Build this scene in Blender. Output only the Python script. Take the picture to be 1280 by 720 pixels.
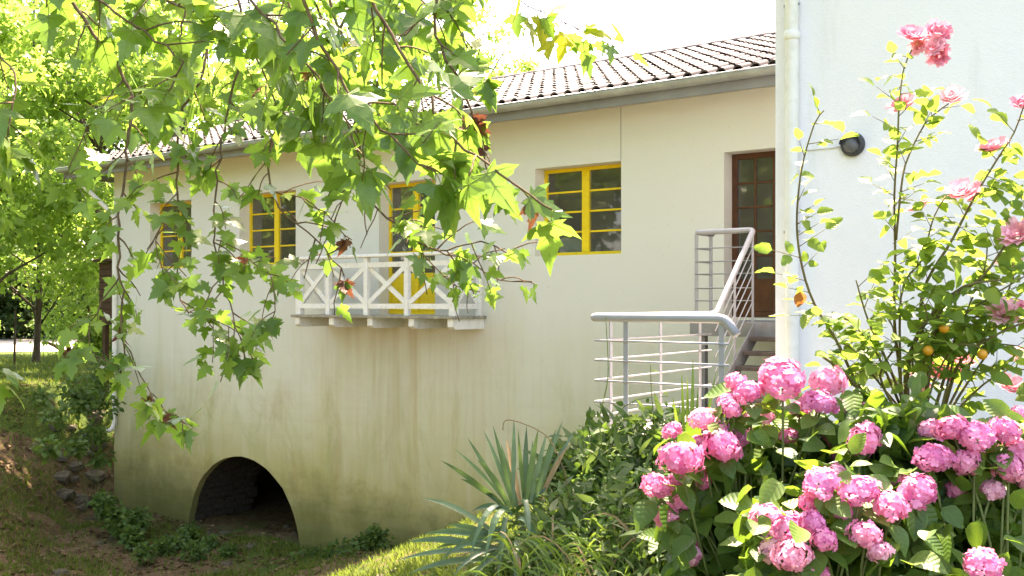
import bpy, math, random
import numpy as np
from mathutils import Vector, Matrix, Quaternion, noise as mnoise

for o in list(bpy.data.objects):
    bpy.data.objects.remove(o)
SC = bpy.context.scene
COL = SC.collection
rng = random.Random(11)
nrng = np.random.default_rng(5)

# ---------------------------------------------------------------- camera
F = 1290.0                      # focal length in pixels of the 1280 wide photograph
HOR = 378.0                     # height of the horizon in it
YAW = math.radians(36.7)
SA, CA = math.sin(YAW), math.cos(YAW)
EYE = 1.6
cd = bpy.data.cameras.new('camera')
cam = bpy.data.objects.new('camera', cd)
COL.objects.link(cam)
cam.location = (0, 0, EYE)
cam.rotation_euler = (math.radians(90), 0, YAW)
cd.sensor_width = 36.0
cd.lens = 36.0 * F / 1280.0
cd.shift_y = (HOR - 360.0) / 1280.0
cd.clip_start = 0.05
cd.clip_end = 3000
SC.camera = cam

# ---------------------------------------------------------------- sky, sun, exposure
SUN_EL = math.radians(60)
SUN_ROT = math.radians(-22)     # behind the house, a little to the left
w = bpy.data.worlds.new('World')
SC.world = w
w.use_nodes = True
nt = w.node_tree
bg = nt.nodes['Background']
sky = nt.nodes.new('ShaderNodeTexSky')
sky.sky_type = 'NISHITA'
sky.sun_disc = False
sky.sun_elevation = SUN_EL
sky.sun_rotation = SUN_ROT
sky.altitude = 100
sky.air_density = 1.0
sky.dust_density = 2.5
sky.ozone_density = 1.0
nt.links.new(sky.outputs[0], bg.inputs[0])
bg.inputs[1].default_value = 0.15
sd = bpy.data.lights.new('sun', 'SUN')
sd.energy = 5.0
sd.angle = math.radians(0.53)
sd.color = (1.0, 0.95, 0.86)
sun = bpy.data.objects.new('sun', sd)
COL.objects.link(sun)
S = Vector((math.sin(SUN_ROT) * math.cos(SUN_EL), math.cos(SUN_ROT) * math.cos(SUN_EL), math.sin(SUN_EL)))
sun.rotation_euler = S.to_track_quat('Z', 'Y').to_euler()
sun.location = S * 60
SC.view_settings.view_transform = 'Standard'
SC.view_settings.look = 'None'
SC.view_settings.gamma = 1.0
SC.view_settings.exposure = 2.80
SC.view_settings.use_white_balance = True
SC.view_settings.white_balance_temperature = 7950
SC.view_settings.white_balance_tint = 24
SC.cycles.use_denoising = True
SC.cycles.max_bounces = 8
SC.cycles.transparent_max_bounces = 12

# ---------------------------------------------------------------- helpers
def P(px, py, t):
    """point at forward distance t seen at pixel px, py of the photograph"""
    r = (px - 640.0) / F
    return Vector((t * (r * CA - SA), t * (r * SA + CA), EYE + t * (HOR - py) / F))

def PY(px, py, Y):
    r = (px - 640.0) / F
    return P(px, py, Y / (r * SA + CA))

def proj(v):
    t = -v[0] * SA + v[1] * CA
    if t < 0.05:
        return None
    r = v[0] * CA + v[1] * SA
    return 640 + F * r / t, HOR - F * (v[2] - EYE) / t, t

def link(name, me, parent=None):
    o = bpy.data.objects.new(name, me)
    COL.objects.link(o)
    if parent is not None:
        o.parent = parent
    return o

def tag(o, label=None, cat=None, group=None, kind=None):
    if label: o['label'] = label
    if cat: o['category'] = cat
    if group: o['group'] = group
    if kind: o['kind'] = kind
    return o

def empty(name, loc=(0, 0, 0), parent=None):
    o = link(name, None, parent)
    o.location = loc
    o.empty_display_size = 0.2
    return o

def setparent(o, parent):
    """parent keeping the world place (parents here only carry a translation)"""
    o.parent = parent
    if parent is not None:
        off = Vector(parent.location)
        q = parent.parent
        while q is not None:
            off += Vector(q.location); q = q.parent
        o.location = Vector(o.location) - off
    return o

class MB:
    def __init__(self):
        self.v = []; self.f = []; self.m = []; self.sm = []
    def add(self, vs, fs, mi=0, smooth=False):
        b = len(self.v)
        self.v.extend([tuple(x) for x in vs])
        for f in fs:
            self.f.append(tuple(i + b for i in f)); self.m.append(mi); self.sm.append(smooth)
        return self
    def box(self, x0, x1, y0, y1, z0, z1, mi=0, bev=0.0):
        if bev <= 0:
            vs = [(x0,y0,z0),(x1,y0,z0),(x1,y1,z0),(x0,y1,z0),(x0,y0,z1),(x1,y0,z1),(x1,y1,z1),(x0,y1,z1)]
            fs = [(0,3,2,1),(4,5,6,7),(0,1,5,4),(1,2,6,5),(2,3,7,6),(3,0,4,7)]
            return self.add(vs, fs, mi)
        import bmesh
        bm = bmesh.new()
        bmesh.ops.create_cube(bm, size=1)
        for v in bm.verts:
            v.co = Vector(((x0+x1)/2 + v.co.x*(x1-x0), (y0+y1)/2 + v.co.y*(y1-y0), (z0+z1)/2 + v.co.z*(z1-z0)))
        bmesh.ops.bevel(bm, geom=bm.edges[:], offset=bev, segments=1, affect='EDGES')
        bm.verts.index_update()
        self.add([v.co for v in bm.verts], [[v.index for v in f.verts] for f in bm.faces], mi)
        bm.free()
        return self
    def bar(self, a, b, wx, wy, up=(0, 0, 1), mi=0):
        """rectangular bar from a to b: wx across, wy in the direction nearest up"""
        a = Vector(a); b = Vector(b)
        d = (b - a).normalized(); up = Vector(up)
        s = d.cross(up)
        if s.length < 1e-4: s = d.cross(Vector((0, 1, 0)))
        s.normalize(); u = s.cross(d).normalized()
        vs = []
        for p in (a, b):
            for (i, j) in ((-1,-1),(1,-1),(1,1),(-1,1)):
                vs.append(p + s * (i * wx / 2) + u * (j * wy / 2))
        return self.add(vs, [(0,1,2,3),(7,6,5,4),(0,4,5,1),(1,5,6,2),(2,6,7,3),(3,7,4,0)], mi)
    def tube(self, pts, rad, n=8, mi=0, cap=True):
        pts = [Vector(p) for p in pts]
        if not hasattr(rad, '__len__'): rad = [rad] * len(pts)
        ref = None; b = len(self.v); k = len(pts)
        for i, p in enumerate(pts):
            d = (pts[min(i+1, k-1)] - pts[max(i-1, 0)])
            d = d.normalized() if d.length > 1e-9 else Vector((0, 0, 1))
            if ref is None:
                ref = d.cross(Vector((0.3, 0.2, 1)) if abs(d.z) < .9 else Vector((1, 0, 0))).normalized()
            ref = (ref - d * ref.dot(d)).normalized()
            q = d.cross(ref)
            for j in range(n):
                a = 2 * math.pi * j / n
                self.v.append(tuple(p + (ref * math.cos(a) + q * math.sin(a)) * rad[i]))
        for i in range(k - 1):
            for j in range(n):
                j2 = (j + 1) % n
                self.f.append((b+i*n+j, b+i*n+j2, b+(i+1)*n+j2, b+(i+1)*n+j)); self.m.append(mi); self.sm.append(True)
        if cap:
            self.f.append(tuple(b + j for j in reversed(range(n)))); self.m.append(mi); self.sm.append(False)
            self.f.append(tuple(b + (k-1)*n + j for j in range(n))); self.m.append(mi); self.sm.append(False)
        return self
    def mesh(self, name, mats):
        me = bpy.data.meshes.new(name)
        me.from_pydata(self.v, [], self.f)
        if not isinstance(mats, (list, tuple)): mats = [mats]
        for m in mats: me.materials.append(m)
        me.polygons.foreach_set('material_index', self.m)
        me.polygons.foreach_set('use_smooth', self.sm)
        me.update()
        return me
    def build(self, name, mats, parent=None, keep=False):
        o = link(name, self.mesh(name, mats))
        if parent is not None: setparent(o, parent)
        return o

def bulk(name, tv, tf, M3, T, mat, parent=None, rnd=None, smooth=False):
    """one mesh with N copies of a triangle template: M3 (N,3,3), T (N,3)"""
    tv = np.asarray(tv, float); tf = np.asarray(tf, int)
    N = len(T); k = len(tv)
    V = np.einsum('nij,kj->nki', M3, tv) + T[:, None, :]
    L = (tf[None, :, :] + (np.arange(N) * k)[:, None, None]).reshape(-1)
    me = bpy.data.meshes.new(name)
    me.vertices.add(N * k)
    me.vertices.foreach_set('co', V.reshape(-1).astype(np.float32))
    nf = N * len(tf)
    me.loops.add(nf * 3); me.loops.foreach_set('vertex_index', L.astype(np.int32))
    me.polygons.add(nf)
    me.polygons.foreach_set('loop_start', np.arange(0, nf * 3, 3, dtype=np.int32))
    if smooth: me.polygons.foreach_set('use_smooth', np.ones(nf, bool))
    me.materials.append(mat)
    if rnd is None: rnd = nrng.random(N)
    at = me.attributes.new('rnd', 'FLOAT', 'FACE')
    at.data.foreach_set('value', np.repeat(rnd, len(tf)).astype(np.float32))
    me.update(calc_edges=True); me.validate()
    o = link(name, me)
    if parent is not None: setparent(o, parent)
    return o

def frames(D, Nn, size):
    """(N,3,3) matrices with local +Y along D, local +Z near Nn, scaled"""
    D = D / np.linalg.norm(D, axis=1, keepdims=True)
    X = np.cross(D, Nn); X /= (np.linalg.norm(X, axis=1, keepdims=True) + 1e-9)
    Z = np.cross(X, D)
    return np.stack([X, D, Z], axis=2) * np.asarray(size)[:, None, None]

def mat_of(d, n, s):
    d = Vector(d).normalized(); x = d.cross(Vector(n))
    if x.length < 1e-4: x = d.cross(Vector((1, .2, .1)))
    x.normalize(); z = x.cross(d)
    m = Matrix(((x.x, d.x, z.x), (x.y, d.y, z.y), (x.z, d.z, z.z))) * s
    return m

# ---------------------------------------------------------------- materials
def newmat(name):
    m = bpy.data.materials.new(name); m.use_nodes = True
    t = m.node_tree; t.nodes.clear()
    return m, t, t.nodes.new('ShaderNodeOutputMaterial')

def nd(t, typ, **kw):
    n = t.nodes.new(typ)
    for k, v in kw.items():
        if k.startswith('i_'):
            key = k[2:]
            n.inputs[int(key) if key.isdigit() else key.replace('_', ' ')].default_value = v
        else:
            setattr(n, k, v)
    return n

def ramp(t, stops, fac=None):
    r = nd(t, 'ShaderNodeValToRGB')
    e = r.color_ramp.elements
    while len(e) < len(stops): e.new(0.5)
    for i, (p, c) in enumerate(stops):
        e[i].position = p
        e[i].color = (c[0], c[1], c[2], 1) if hasattr(c, '__len__') else (c, c, c, 1)
    if fac is not None: t.links.new(fac, r.inputs[0])
    return r.outputs[0]

def mix(t, a, b, fac, mode='MIX'):
    n = nd(t, 'ShaderNodeMix', data_type='RGBA', blend_type=mode)
    for sock, val in ((n.inputs[0], fac), (n.inputs[6], a), (n.inputs[7], b)):
        if hasattr(val, 'default_value') or hasattr(val, 'is_output'): t.links.new(val, sock)
        elif hasattr(val, '__len__'): sock.default_value = (val[0], val[1], val[2], 1)
        else: sock.default_value = val
    return n.outputs[2]

def math_(t, op, a, b=0.0, clamp=False):
    n = nd(t, 'ShaderNodeMath', operation=op, use_clamp=clamp)
    for i, v in enumerate((a, b)):
        if hasattr(v, 'is_output'): t.links.new(v, n.inputs[i])
        else: n.inputs[i].default_value = v
    return n.outputs[0]

def noise_(t, scale, detail=4, rough=.55, vec=None, stretch=None, dist=0.0):
    n = nd(t, 'ShaderNodeTexNoise')
    n.inputs['Scale'].default_value = scale; n.inputs['Detail'].default_value = detail
    n.inputs['Roughness'].default_value = rough; n.inputs['Distortion'].default_value = dist
    if vec is not None:
        if stretch:
            mp = nd(t, 'ShaderNodeMapping'); mp.inputs['Scale'].default_value = stretch
            t.links.new(vec, mp.inputs[0]); vec = mp.outputs[0]
        t.links.new(vec, n.inputs['Vector'])
    return n.outputs['Fac']

def wpos(t):
    return nd(t, 'ShaderNodeNewGeometry').outputs['Position']

def opos(t):
    return nd(t, 'ShaderNodeTexCoord').outputs['Object']

def principled(t, out, color, rough=.6, spec=.4, metal=0.0, bump=None, bstr=.3, bdist=.01):
    p = nd(t, 'ShaderNodeBsdfPrincipled')
    if hasattr(color, 'is_output'): t.links.new(color, p.inputs['Base Color'])
    else: p.inputs['Base Color'].default_value = (*color, 1)
    if hasattr(rough, 'is_output'): t.links.new(rough, p.inputs['Roughness'])
    else: p.inputs['Roughness'].default_value = rough
    p.inputs['Specular IOR Level'].default_value = spec
    p.inputs['Metallic'].default_value = metal
    if bump is not None:
        b = nd(t, 'ShaderNodeBump'); b.inputs['Strength'].default_value = bstr; b.inputs['Distance'].default_value = bdist
        t.links.new(bump, b.inputs['Height']); t.links.new(b.outputs[0], p.inputs['Normal'])
    if out is not None: t.links.new(p.outputs[0], out.inputs[0])
    return p

def m_simple(name, color, rough=.6, spec=.4, metal=0.0, var=.12, scale=3.0, bscale=60, bstr=.15, bdist=.004, dirt=None):
    m, t, o = newmat(name)
    v = opos(t)
    n = noise_(t, scale, 5, .6, v)
    lo = tuple(c * (1 - var) for c in color); hi = tuple(min(1, c * (1 + var)) for c in color)
    c = ramp(t, [(.3, lo), (.7, hi)], n)
    if dirt:
        n2 = noise_(t, scale * 2.3, 6, .7, v)
        f = ramp(t, [(.52, 0.0), (.72, 1.0)], n2)
        c = mix(t, c, dirt, math_(t, 'MULTIPLY', f, .6))
    b = noise_(t, bscale, 4, .6, v)
    principled(t, o, c, rough, spec, metal, b, bstr, bdist)
    return m

def m_leaf(name, stops, trans, tw=.4, rough=.42, spec=.35, attr=True, veins=0):
    """leaf: colour varies leaf by leaf; part of the light passes through"""
    m, t, o = newmat(name)
    if attr:
        a = nd(t, 'ShaderNodeAttribute', attribute_name='rnd').outputs['Fac']
    else:
        a = nd(t, 'ShaderNodeObjectInfo').outputs['Random']
    c = ramp(t, stops, a)
    n = noise_(t, 9 if attr else 14, 3, .6, opos(t))
    c = mix(t, c, (.5, .5, .5), math_(t, 'MULTIPLY', math_(t, 'SUBTRACT', n, .5), .0))
    hs = nd(t, 'ShaderNodeHueSaturation')
    t.links.new(c, hs.inputs['Color'])
    t.links.new(ramp(t, [(.3, .78), (.7, 1.2)], n), hs.inputs['Value'])
    c = hs.outputs[0]
    bmp = n
    if veins:
        sx = nd(t, 'ShaderNodeSeparateXYZ'); t.links.new(opos(t), sx.inputs[0])
        ax = math_(t, 'ABSOLUTE', sx.outputs['X'])
        ph = math_(t, 'MULTIPLY', math_(t, 'SUBTRACT', sx.outputs['Y'], math_(t, 'MULTIPLY', ax, .75)), veins)
        w1 = math_(t, 'ABSOLUTE', math_(t, 'SINE', ph))
        vf = ramp(t, [(0.0, 1.0), (.16, .25), (.3, 0.0)], w1)
        mid = ramp(t, [(0.0, 1.0), (.02, .7), (.035, 0.0)], ax)
        vf = math_(t, 'MAXIMUM', vf, mid)
        c = mix(t, c, (.16, .25, .06), math_(t, 'MULTIPLY', vf, .16))
        bmp = w1
    p = principled(t, None, c, rough, spec, 0.0, bmp, .22 if veins else .15, .008 if veins else .003)
    tr = nd(t, 'ShaderNodeBsdfTranslucent')
    tc = mix(t, c, trans, .8)
    t.links.new(tc, tr.inputs[0])
    mx = nd(t, 'ShaderNodeMixShader'); mx.inputs[0].default_value = tw
    t.links.new(p.outputs[0], mx.inputs[1]); t.links.new(tr.outputs[0], mx.inputs[2])
    t.links.new(mx.outputs[0], o.inputs[0])
    return m

def m_glass(name, tint=(.75, .8, .8)):
    m, t, o = newmat(name)
    fr = nd(t, 'ShaderNodeFresnel'); fr.inputs[0].default_value = 1.55
    g = nd(t, 'ShaderNodeBsdfGlossy'); g.inputs['Roughness'].default_value = .03
    tr = nd(t, 'ShaderNodeBsdfTransparent'); tr.inputs[0].default_value = (*tint, 1)
    mx = nd(t, 'ShaderNodeMixShader')
    f = math_(t, 'ADD', math_(t, 'MULTIPLY', fr.outputs[0], .75), .015, True)
    b = nd(t, 'ShaderNodeBump'); b.inputs['Strength'].default_value = .05; b.inputs['Distance'].default_value = .01
    t.links.new(noise_(t, 3, 2, .5, wpos(t)), b.inputs['Height']); t.links.new(b.outputs[0], g.inputs['Normal'])
    t.links.new(f, mx.inputs[0]); t.links.new(tr.outputs[0], mx.inputs[1]); t.links.new(g.outputs[0], mx.inputs[2])
    df = nd(t, 'ShaderNodeBsdfDiffuse'); df.inputs[0].default_value = (.50, .44, .38, 1)  # thin brown-grey film lifts the panes in place of a brighter room behind
    m2 = nd(t, 'ShaderNodeMixShader')
    t.links.new(ramp(t, [(.3, .055), (.7, .10)], noise_(t, 5, 5, .6, wpos(t))), m2.inputs[0])
    t.links.new(mx.outputs[0], m2.inputs[1]); t.links.new(df.outputs[0], m2.inputs[2])
    t.links.new(m2.outputs[0], o.inputs[0])
    return m

def m_wall_old(name):
    """cream render, run with brown and green stains towards the stream"""
    m, t, o = newmat(name)
    v = wpos(t)
    sep = nd(t, 'ShaderNodeSeparateXYZ'); t.links.new(v, sep.inputs[0])
    z = sep.outputs['Z']; x = sep.outputs['X']
    big = noise_(t, .55, 5, .6, v)
    streak = noise_(t, 1.0, 6, .65, v, (2.6, 2.6, .16))
    fine = noise_(t, 1.0, 6, .7, v, (11, 11, .45))
    # height of the weather line, uneven along the wall
    h = math_(t, 'ADD', z, math_(t, 'MULTIPLY', math_(t, 'SUBTRACT', streak, .5), 1.7))
    h = math_(t, 'ADD', h, math_(t, 'MULTIPLY', math_(t, 'SUBTRACT', big, .5), 1.7))
    hn = math_(t, 'MULTIPLY', math_(t, 'ADD', h, 3.2), 1 / 6.0, True)
    c = ramp(t, [(0.0, (.12, .12, .04)), (.10, (.27, .24, .085)), (.25, (.44, .395, .17)), (.40, (.53, .515, .32)), (.58, (.585, .59, .47)), (.80, (.645, .655, .60))], hn)
    # brown runs
    br = ramp(t, [(.54, 0.0), (.70, 1.0)], fine)
    lowm = ramp(t, [(0.0, 1.0), (.62, .75), (.80, .06)], hn)
    c = mix(t, c, (.36, .25, .10), math_(t, 'MULTIPLY', math_(t, 'MULTIPLY', br, lowm), .2))
    # rusty runs below the balcony
    bx = math_(t, 'SUBTRACT', 1.0, math_(t, 'MULTIPLY', math_(t, 'ABSOLUTE', math_(t, 'ADD', x, 11.6)), .40), True)
    bz = math_(t, 'MULTIPLY', math_(t, 'SUBTRACT', 1.45, z), 4.0, True)
    bz2 = math_(t, 'MULTIPLY', math_(t, 'ADD', z, 2.4), .45, True)
    rs = ramp(t, [(.40, 0.0), (.66, 1.0)], noise_(t, 1.0, 5, .6, v, (5.5, 5.5, .22)))
    f = math_(t, 'MULTIPLY', math_(t, 'MULTIPLY', bx, bz), math_(t, 'MULTIPLY', rs, bz2))
    c = mix(t, c, (.42, .28, .12), math_(t, 'MULTIPLY', f, .42))
    # splash moss at the very foot
    gz = math_(t, 'ADD', z, math_(t, 'MULTIPLY', noise_(t, 2.2, 6, .7, v), 1.5))
    gm = ramp(t, [(0.0, 1.0), (.45, .75), (1.0, 0.0)], math_(t, 'ADD', math_(t, 'MULTIPLY', gz, .8), 1.55, True))
    c = mix(t, c, (.085, .10, .03), math_(t, 'MULTIPLY', gm, .75))
    blot = ramp(t, [(.50, 0.0), (.66, 1.0)], noise_(t, 1.0, 6, .68, v, (.75, .75, .42), 1.2))
    zm = math_(t, 'SUBTRACT', 1.0, math_(t, 'MULTIPLY', math_(t, 'ABSOLUTE', math_(t, 'ADD', z, .9)), .48), True)
    c = mix(t, c, (.33, .235, .085), math_(t, 'MULTIPLY', math_(t, 'MULTIPLY', blot, zm), .5))
    gb = ramp(t, [(.50, 0.0), (.68, 1.0)], noise_(t, .9, 6, .7, v, (1.0, 1.0, .5), 2.0))
    c = mix(t, c, (.30, .31, .115), math_(t, 'MULTIPLY', math_(t, 'MULTIPLY', gb, zm), .5))
    hz = ramp(t, [(.47, 0.0), (.60, 1.0)], noise_(t, 1.0, 5, .65, v, (.35, .35, 4.5), .6))
    c = mix(t, c, (.45, .42, .25), math_(t, 'MULTIPLY', math_(t, 'MULTIPLY', hz, zm), .22))
    # specks
    sp = ramp(t, [(.69, 0.0), (.74, 1.0)], noise_(t, 26, 3, .6, v))
    c = mix(t, c, (.22, .19, .12), math_(t, 'MULTIPLY', sp, .35))
    bumpn = noise_(t, 90, 5, .7, v)
    principled(t, o, c, .9, .15, 0, bumpn, .35, .006)
    return m

def m_wall_white(name):
    m, t, o = newmat(name)
    v = wpos(t)
    n = noise_(t, .8, 5, .6, v)
    c = ramp(t, [(.3, (.80, .80, .80)), (.7, (.85, .85, .85))], n)
    st = ramp(t, [(.56, 0.0), (.75, 1.0)], noise_(t, 1, 5, .65, v, (3.5, 3.5, .5)))
    c = mix(t, c, (.64, .64, .62), math_(t, 'MULTIPLY', st, .5))
    dsp = ramp(t, [(.70, 0.0), (.76, 1.0)], noise_(t, 9, 4, .7, v))
    c = mix(t, c, (.55, .54, .50), math_(t, 'MULTIPLY', dsp, .35))
    principled(t, o, c, .9, .15, 0, math_(t, 'ADD', noise_(t, 75, 5, .7, v), math_(t, 'MULTIPLY', noise_(t, 5, 4, .6, v, (1, 1, .6)), 2.0)), .5, .010)
    return m

def m_ground(name):
    m, t, o = newmat(name)
    v = wpos(t)
    a = nd(t, 'ShaderNodeAttribute', attribute_name='grassy').outputs['Fac']
    n1 = noise_(t, .55, 6, .65, v); n2 = noise_(t, 5.5, 6, .7, v); n3 = noise_(t, 28, 5, .7, v)
    soil = ramp(t, [(.25, (.055, .034, .017)), (.5, (.125, .082, .042)), (.75, (.21, .15, .085))], n2)
    soil = mix(t, soil, (.16, .135, .10), math_(t, 'MULTIPLY', ramp(t, [(.55, 0.0), (.65, 1.0)], n3), .5))
    gr = ramp(t, [(.3, (.030, .055, .010)), (.55, (.065, .105, .020)), (.8, (.12, .155, .04))], n3)
    f = math_(t, 'ADD', a, math_(t, 'MULTIPLY', math_(t, 'ADD', math_(t, 'SUBTRACT', n1, .5), math_(t, 'MULTIPLY', math_(t, 'SUBTRACT', n2, .5), .9)), 1.6))
    f = ramp(t, [(.38, 0.0), (.62, 1.0)], f)
    c = mix(t, soil, gr, f)
    principled(t, o, c, .95, .1, 0, math_(t, 'ADD', n3, math_(t, 'MULTIPLY', n2, 2)), .8, .05)
    return m

def m_bark(name, a, b, scale=9):
    m, t, o = newmat(name)
    v = opos(t)
    n = noise_(t, scale, 6, .65, v, (1, 1, .35), .4)
    c = ramp(t, [(.3, a), (.7, b)], n)
    principled(t, o, c, .9, .15, 0, n, .7, .02)
    return m

M = {}
M['wall'] = m_wall_old('stained_render')
M['white_wall'] = m_wall_white('white_render')
M['ground'] = m_ground('soil_and_grass')
M['reveal'] = m_simple('reveal_paint', (.72, .70, .64), .85, .2, var=.05, bscale=90)
M['yellow'] = m_simple('yellow_paint', (.80, .58, .02), .42, .4, var=.06, scale=6, dirt=(.55, .36, .03))
M['brown_wood'] = m_simple('brown_varnish', (.085, .032, .014), .42, .35, var=.25, scale=9)
M['dark_wood'] = m_simple('dark_boards', (.075, .042, .025), .8, .2, var=.3, scale=6)
M['white_wood'] = m_simple('white_wood_paint', (.76, .76, .74), .55, .35, var=.06, scale=5, dirt=(.50, .47, .38))
M['deck_wood'] = m_simple('grey_deck', (.30, .28, .22), .85, .2, var=.3, scale=5, dirt=(.12, .12, .05))
M['grey_metal'] = m_simple('grey_rail_paint', (.31, .32, .345), .40, .42, var=.05, scale=6, bstr=.05)
M['stair_metal'] = m_simple('stair_steel', (.19, .20, .21), .5, .4, var=.12, scale=5, dirt=(.14, .10, .07))
M['tread'] = m_simple('tread_wood', (.07, .058, .05), .8, .2, var=.3, scale=7)
M['concrete'] = m_simple('landing_concrete', (.42, .38, .34), .9, .2, var=.15, scale=3, dirt=(.22, .21, .14), bscale=40, bstr=.4)
M['zinc'] = m_simple('zinc', (.36, .39, .39), .45, .4, .35, var=.2, scale=3, dirt=(.30, .29, .25))
M['fascia'] = m_simple('fascia_paint', (.23, .245, .26), .7, .3, var=.1)
M['soffit'] = m_simple('soffit_boards', (.52, .50, .44), .8, .2, var=.08)
M['pipe'] = m_simple('pipe_paint', (.74, .74, .68), .5, .35, var=.07, scale=2.5, dirt=(.55, .55, .42))
M['lamp_black'] = m_simple('lamp_black', (.045, .045, .048), .5, .4)
M['lamp_glass'] = m_simple('lamp_diffuser', (.10, .10, .10), .4, .5, var=.03)
M['glass'] = m_glass('window_glass')
M['room'] = m_simple('room_plaster', (.55, .50, .43), .9, .1)
M['curtain'] = m_simple('brown_curtain', (.33, .20, .09), .9, .1, var=.2)
M['net'] = m_simple('grey_curtain', (.42, .42, .42), .9, .1, var=.1)
M['white_plastic'] = m_simple('white_plastic', (.72, .76, .74), .4, .4, var=.03)
M['black'] = m_simple('black_plastic', (.03, .03, .03), .5, .3)
M['stone'] = m_simple('field_stone', (.10, .085, .06), .95, .1, var=.4, scale=3, dirt=(.04, .055, .018), bscale=25, bstr=.7, bdist=.02)
M['vault'] = m_simple('vault_mortar', (.07, .06, .045), .95, .1, var=.3)  # mortar colour darkened to deepen the shade inside the arch
M['drive'] = m_simple('gravel_drive', (.46, .38, .31), .95, .1, var=.12, scale=2, bscale=50, bstr=.5)
M['path'] = m_simple('sandy_path', (.36, .28, .20), .95, .1, var=.22, scale=4, dirt=(.22, .16, .09), bscale=45, bstr=.6, bdist=.015)
M['bark'] = m_bark('plane_bark', (.11, .075, .045), (.26, .20, .13), 7)
M['twig'] = m_bark('twig_bark', (.085, .05, .028), (.19, .13, .075), 30)
M['trunk'] = m_bark('forest_bark', (.045, .035, .025), (.13, .10, .075), 5)
M['redbark'] = m_bark('red_bark', (.10, .04, .02), (.26, .12, .06), 12)
M['cane'] = m_bark('rose_cane', (.10, .065, .028), (.15, .15, .05), 20)
M['stem'] = m_simple('green_stem', (.10, .13, .035), .6, .3, var=.25, scale=14)

G = lambda *a: a
ps = [(0.0, (.045, .105, .014)), (.35, (.07, .15, .018)), (.7, (.10, .19, .022)), (1.0, (.17, .24, .03))]
M['plane_leaf'] = m_leaf('plane_leaf', ps, (.25, .46, .06), .44, .32, .5, attr=False)
M['plane_leaf_mass'] = m_leaf('plane_leaf_mass', ps, (.25, .46, .06), .44, .32, .5, attr=True)
M['vein'] = m_leaf('leaf_vein', [(0, (.16, .24, .05)), (1, (.20, .28, .06))], (.42, .55, .10), .35, .5, .3, attr=False)
M['dead_leaf'] = m_leaf('dead_leaf', [(0, (.10, .035, .022)), (.5, (.14, .055, .03)), (1, (.19, .095, .04))], (.3, .10, .05), .2, .6, .2, attr=False)
M['yellow_leaf'] = m_leaf('yellow_leaf', [(0, (.22, .26, .02)), (1, (.32, .31, .03))], (.70, .72, .05), .55, .4, .35, attr=False)
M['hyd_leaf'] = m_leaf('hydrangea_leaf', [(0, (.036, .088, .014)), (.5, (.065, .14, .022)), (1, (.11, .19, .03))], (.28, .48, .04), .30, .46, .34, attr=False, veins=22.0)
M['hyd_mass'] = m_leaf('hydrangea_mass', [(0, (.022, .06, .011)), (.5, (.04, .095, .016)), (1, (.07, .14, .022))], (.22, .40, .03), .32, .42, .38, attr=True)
M['rose_leaf'] = m_leaf('rose_leaf', [(0, (.055, .115, .02)), (.5, (.10, .18, .028)), (1, (.19, .25, .04))], (.36, .56, .07), .42, .46, .30, attr=False, veins=20.0)
M['rose_mass'] = m_leaf('rose_mass', [(0, (.055, .115, .02)), (.5, (.10, .18, .028)), (1, (.19, .25, .04))], (.36, .56, .07), .42, .5, .25, attr=True)
M['rose_leaf_old'] = m_leaf('rose_leaf_old', [(0, (.25, .09, .03)), (1, (.33, .13, .04))], (.5, .18, .05), .35, .5, .3, attr=False)
M['yucca'] = m_leaf('yucca_blade', [(0, (.042, .095, .048)), (.6, (.068, .132, .066)), (1, (.11, .18, .07))], (.20, .34, .06), .18, .45, .35, attr=False)
M['sword'] = m_leaf('sword_blade', [(0, (.06, .13, .02)), (1, (.12, .20, .035))], (.30, .46, .05), .3, .45, .35, attr=False)
M['straw'] = m_leaf('dry_blade', [(0, (.22, .15, .07)), (1, (.34, .25, .13))], (.4, .3, .15), .25, .7, .2, attr=False)
M['shrub'] = m_leaf('shrub_leaf', [(0, (.022, .058, .014)), (.5, (.040, .092, .020)), (.85, (.070, .125, .028)), (1, (.12, .16, .07))], (.18, .32, .04), .30, .8, .05, attr=True)
M['tree_a'] = m_leaf('forest_leaf_bright', [(0, (.06, .12, .018)), (.5, (.11, .20, .028)), (1, (.19, .28, .05))], (.46, .72, .12), .52, .45, .35, attr=True)
M['tree_b'] = m_leaf('forest_leaf_mid', [(0, (.045, .10, .018)), (.5, (.085, .16, .026)), (1, (.15, .22, .045))], (.40, .64, .10), .50, .45, .35, attr=True)
M['tree_d'] = m_leaf('forest_leaf_dark', [(0, (.012, .030, .008)), (.5, (.022, .05, .012)), (1, (.04, .08, .018))], (.10, .18, .03), .3, .5, .25, attr=True)
M['grass'] = m_leaf('grass_blade', [(0, (.04, .075, .012)), (.6, (.075, .125, .02)), (1, (.16, .17, .05))], (.26, .36, .05), .35, .6, .2, attr=True)
M['weed'] = m_leaf('weed_leaf', [(0, (.025, .06, .012)), (.6, (.05, .11, .02)), (1, (.09, .15, .03))], (.2, .34, .04), .32, .55, .25, attr=True)
M['litter'] = m_leaf('litter_leaf', [(0, (.05, .03, .015)), (.6, (.12, .075, .035)), (1, (.22, .16, .09))], (.2, .12, .05), .15, .8, .15, attr=True)
M['strap'] = m_leaf('strap_leaf', [(0, (.045, .085, .03)), (.6, (.075, .125, .045)), (1, (.14, .17, .09))], (.2, .32, .06), .25, .7, .12, attr=True)
M['hip'] = m_simple('orange_hip', (.55, .25, .015), .4, .4)
M['blue_petal'] = m_simple('blue_petal', (.35, .36, .62), .6, .2)

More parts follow.
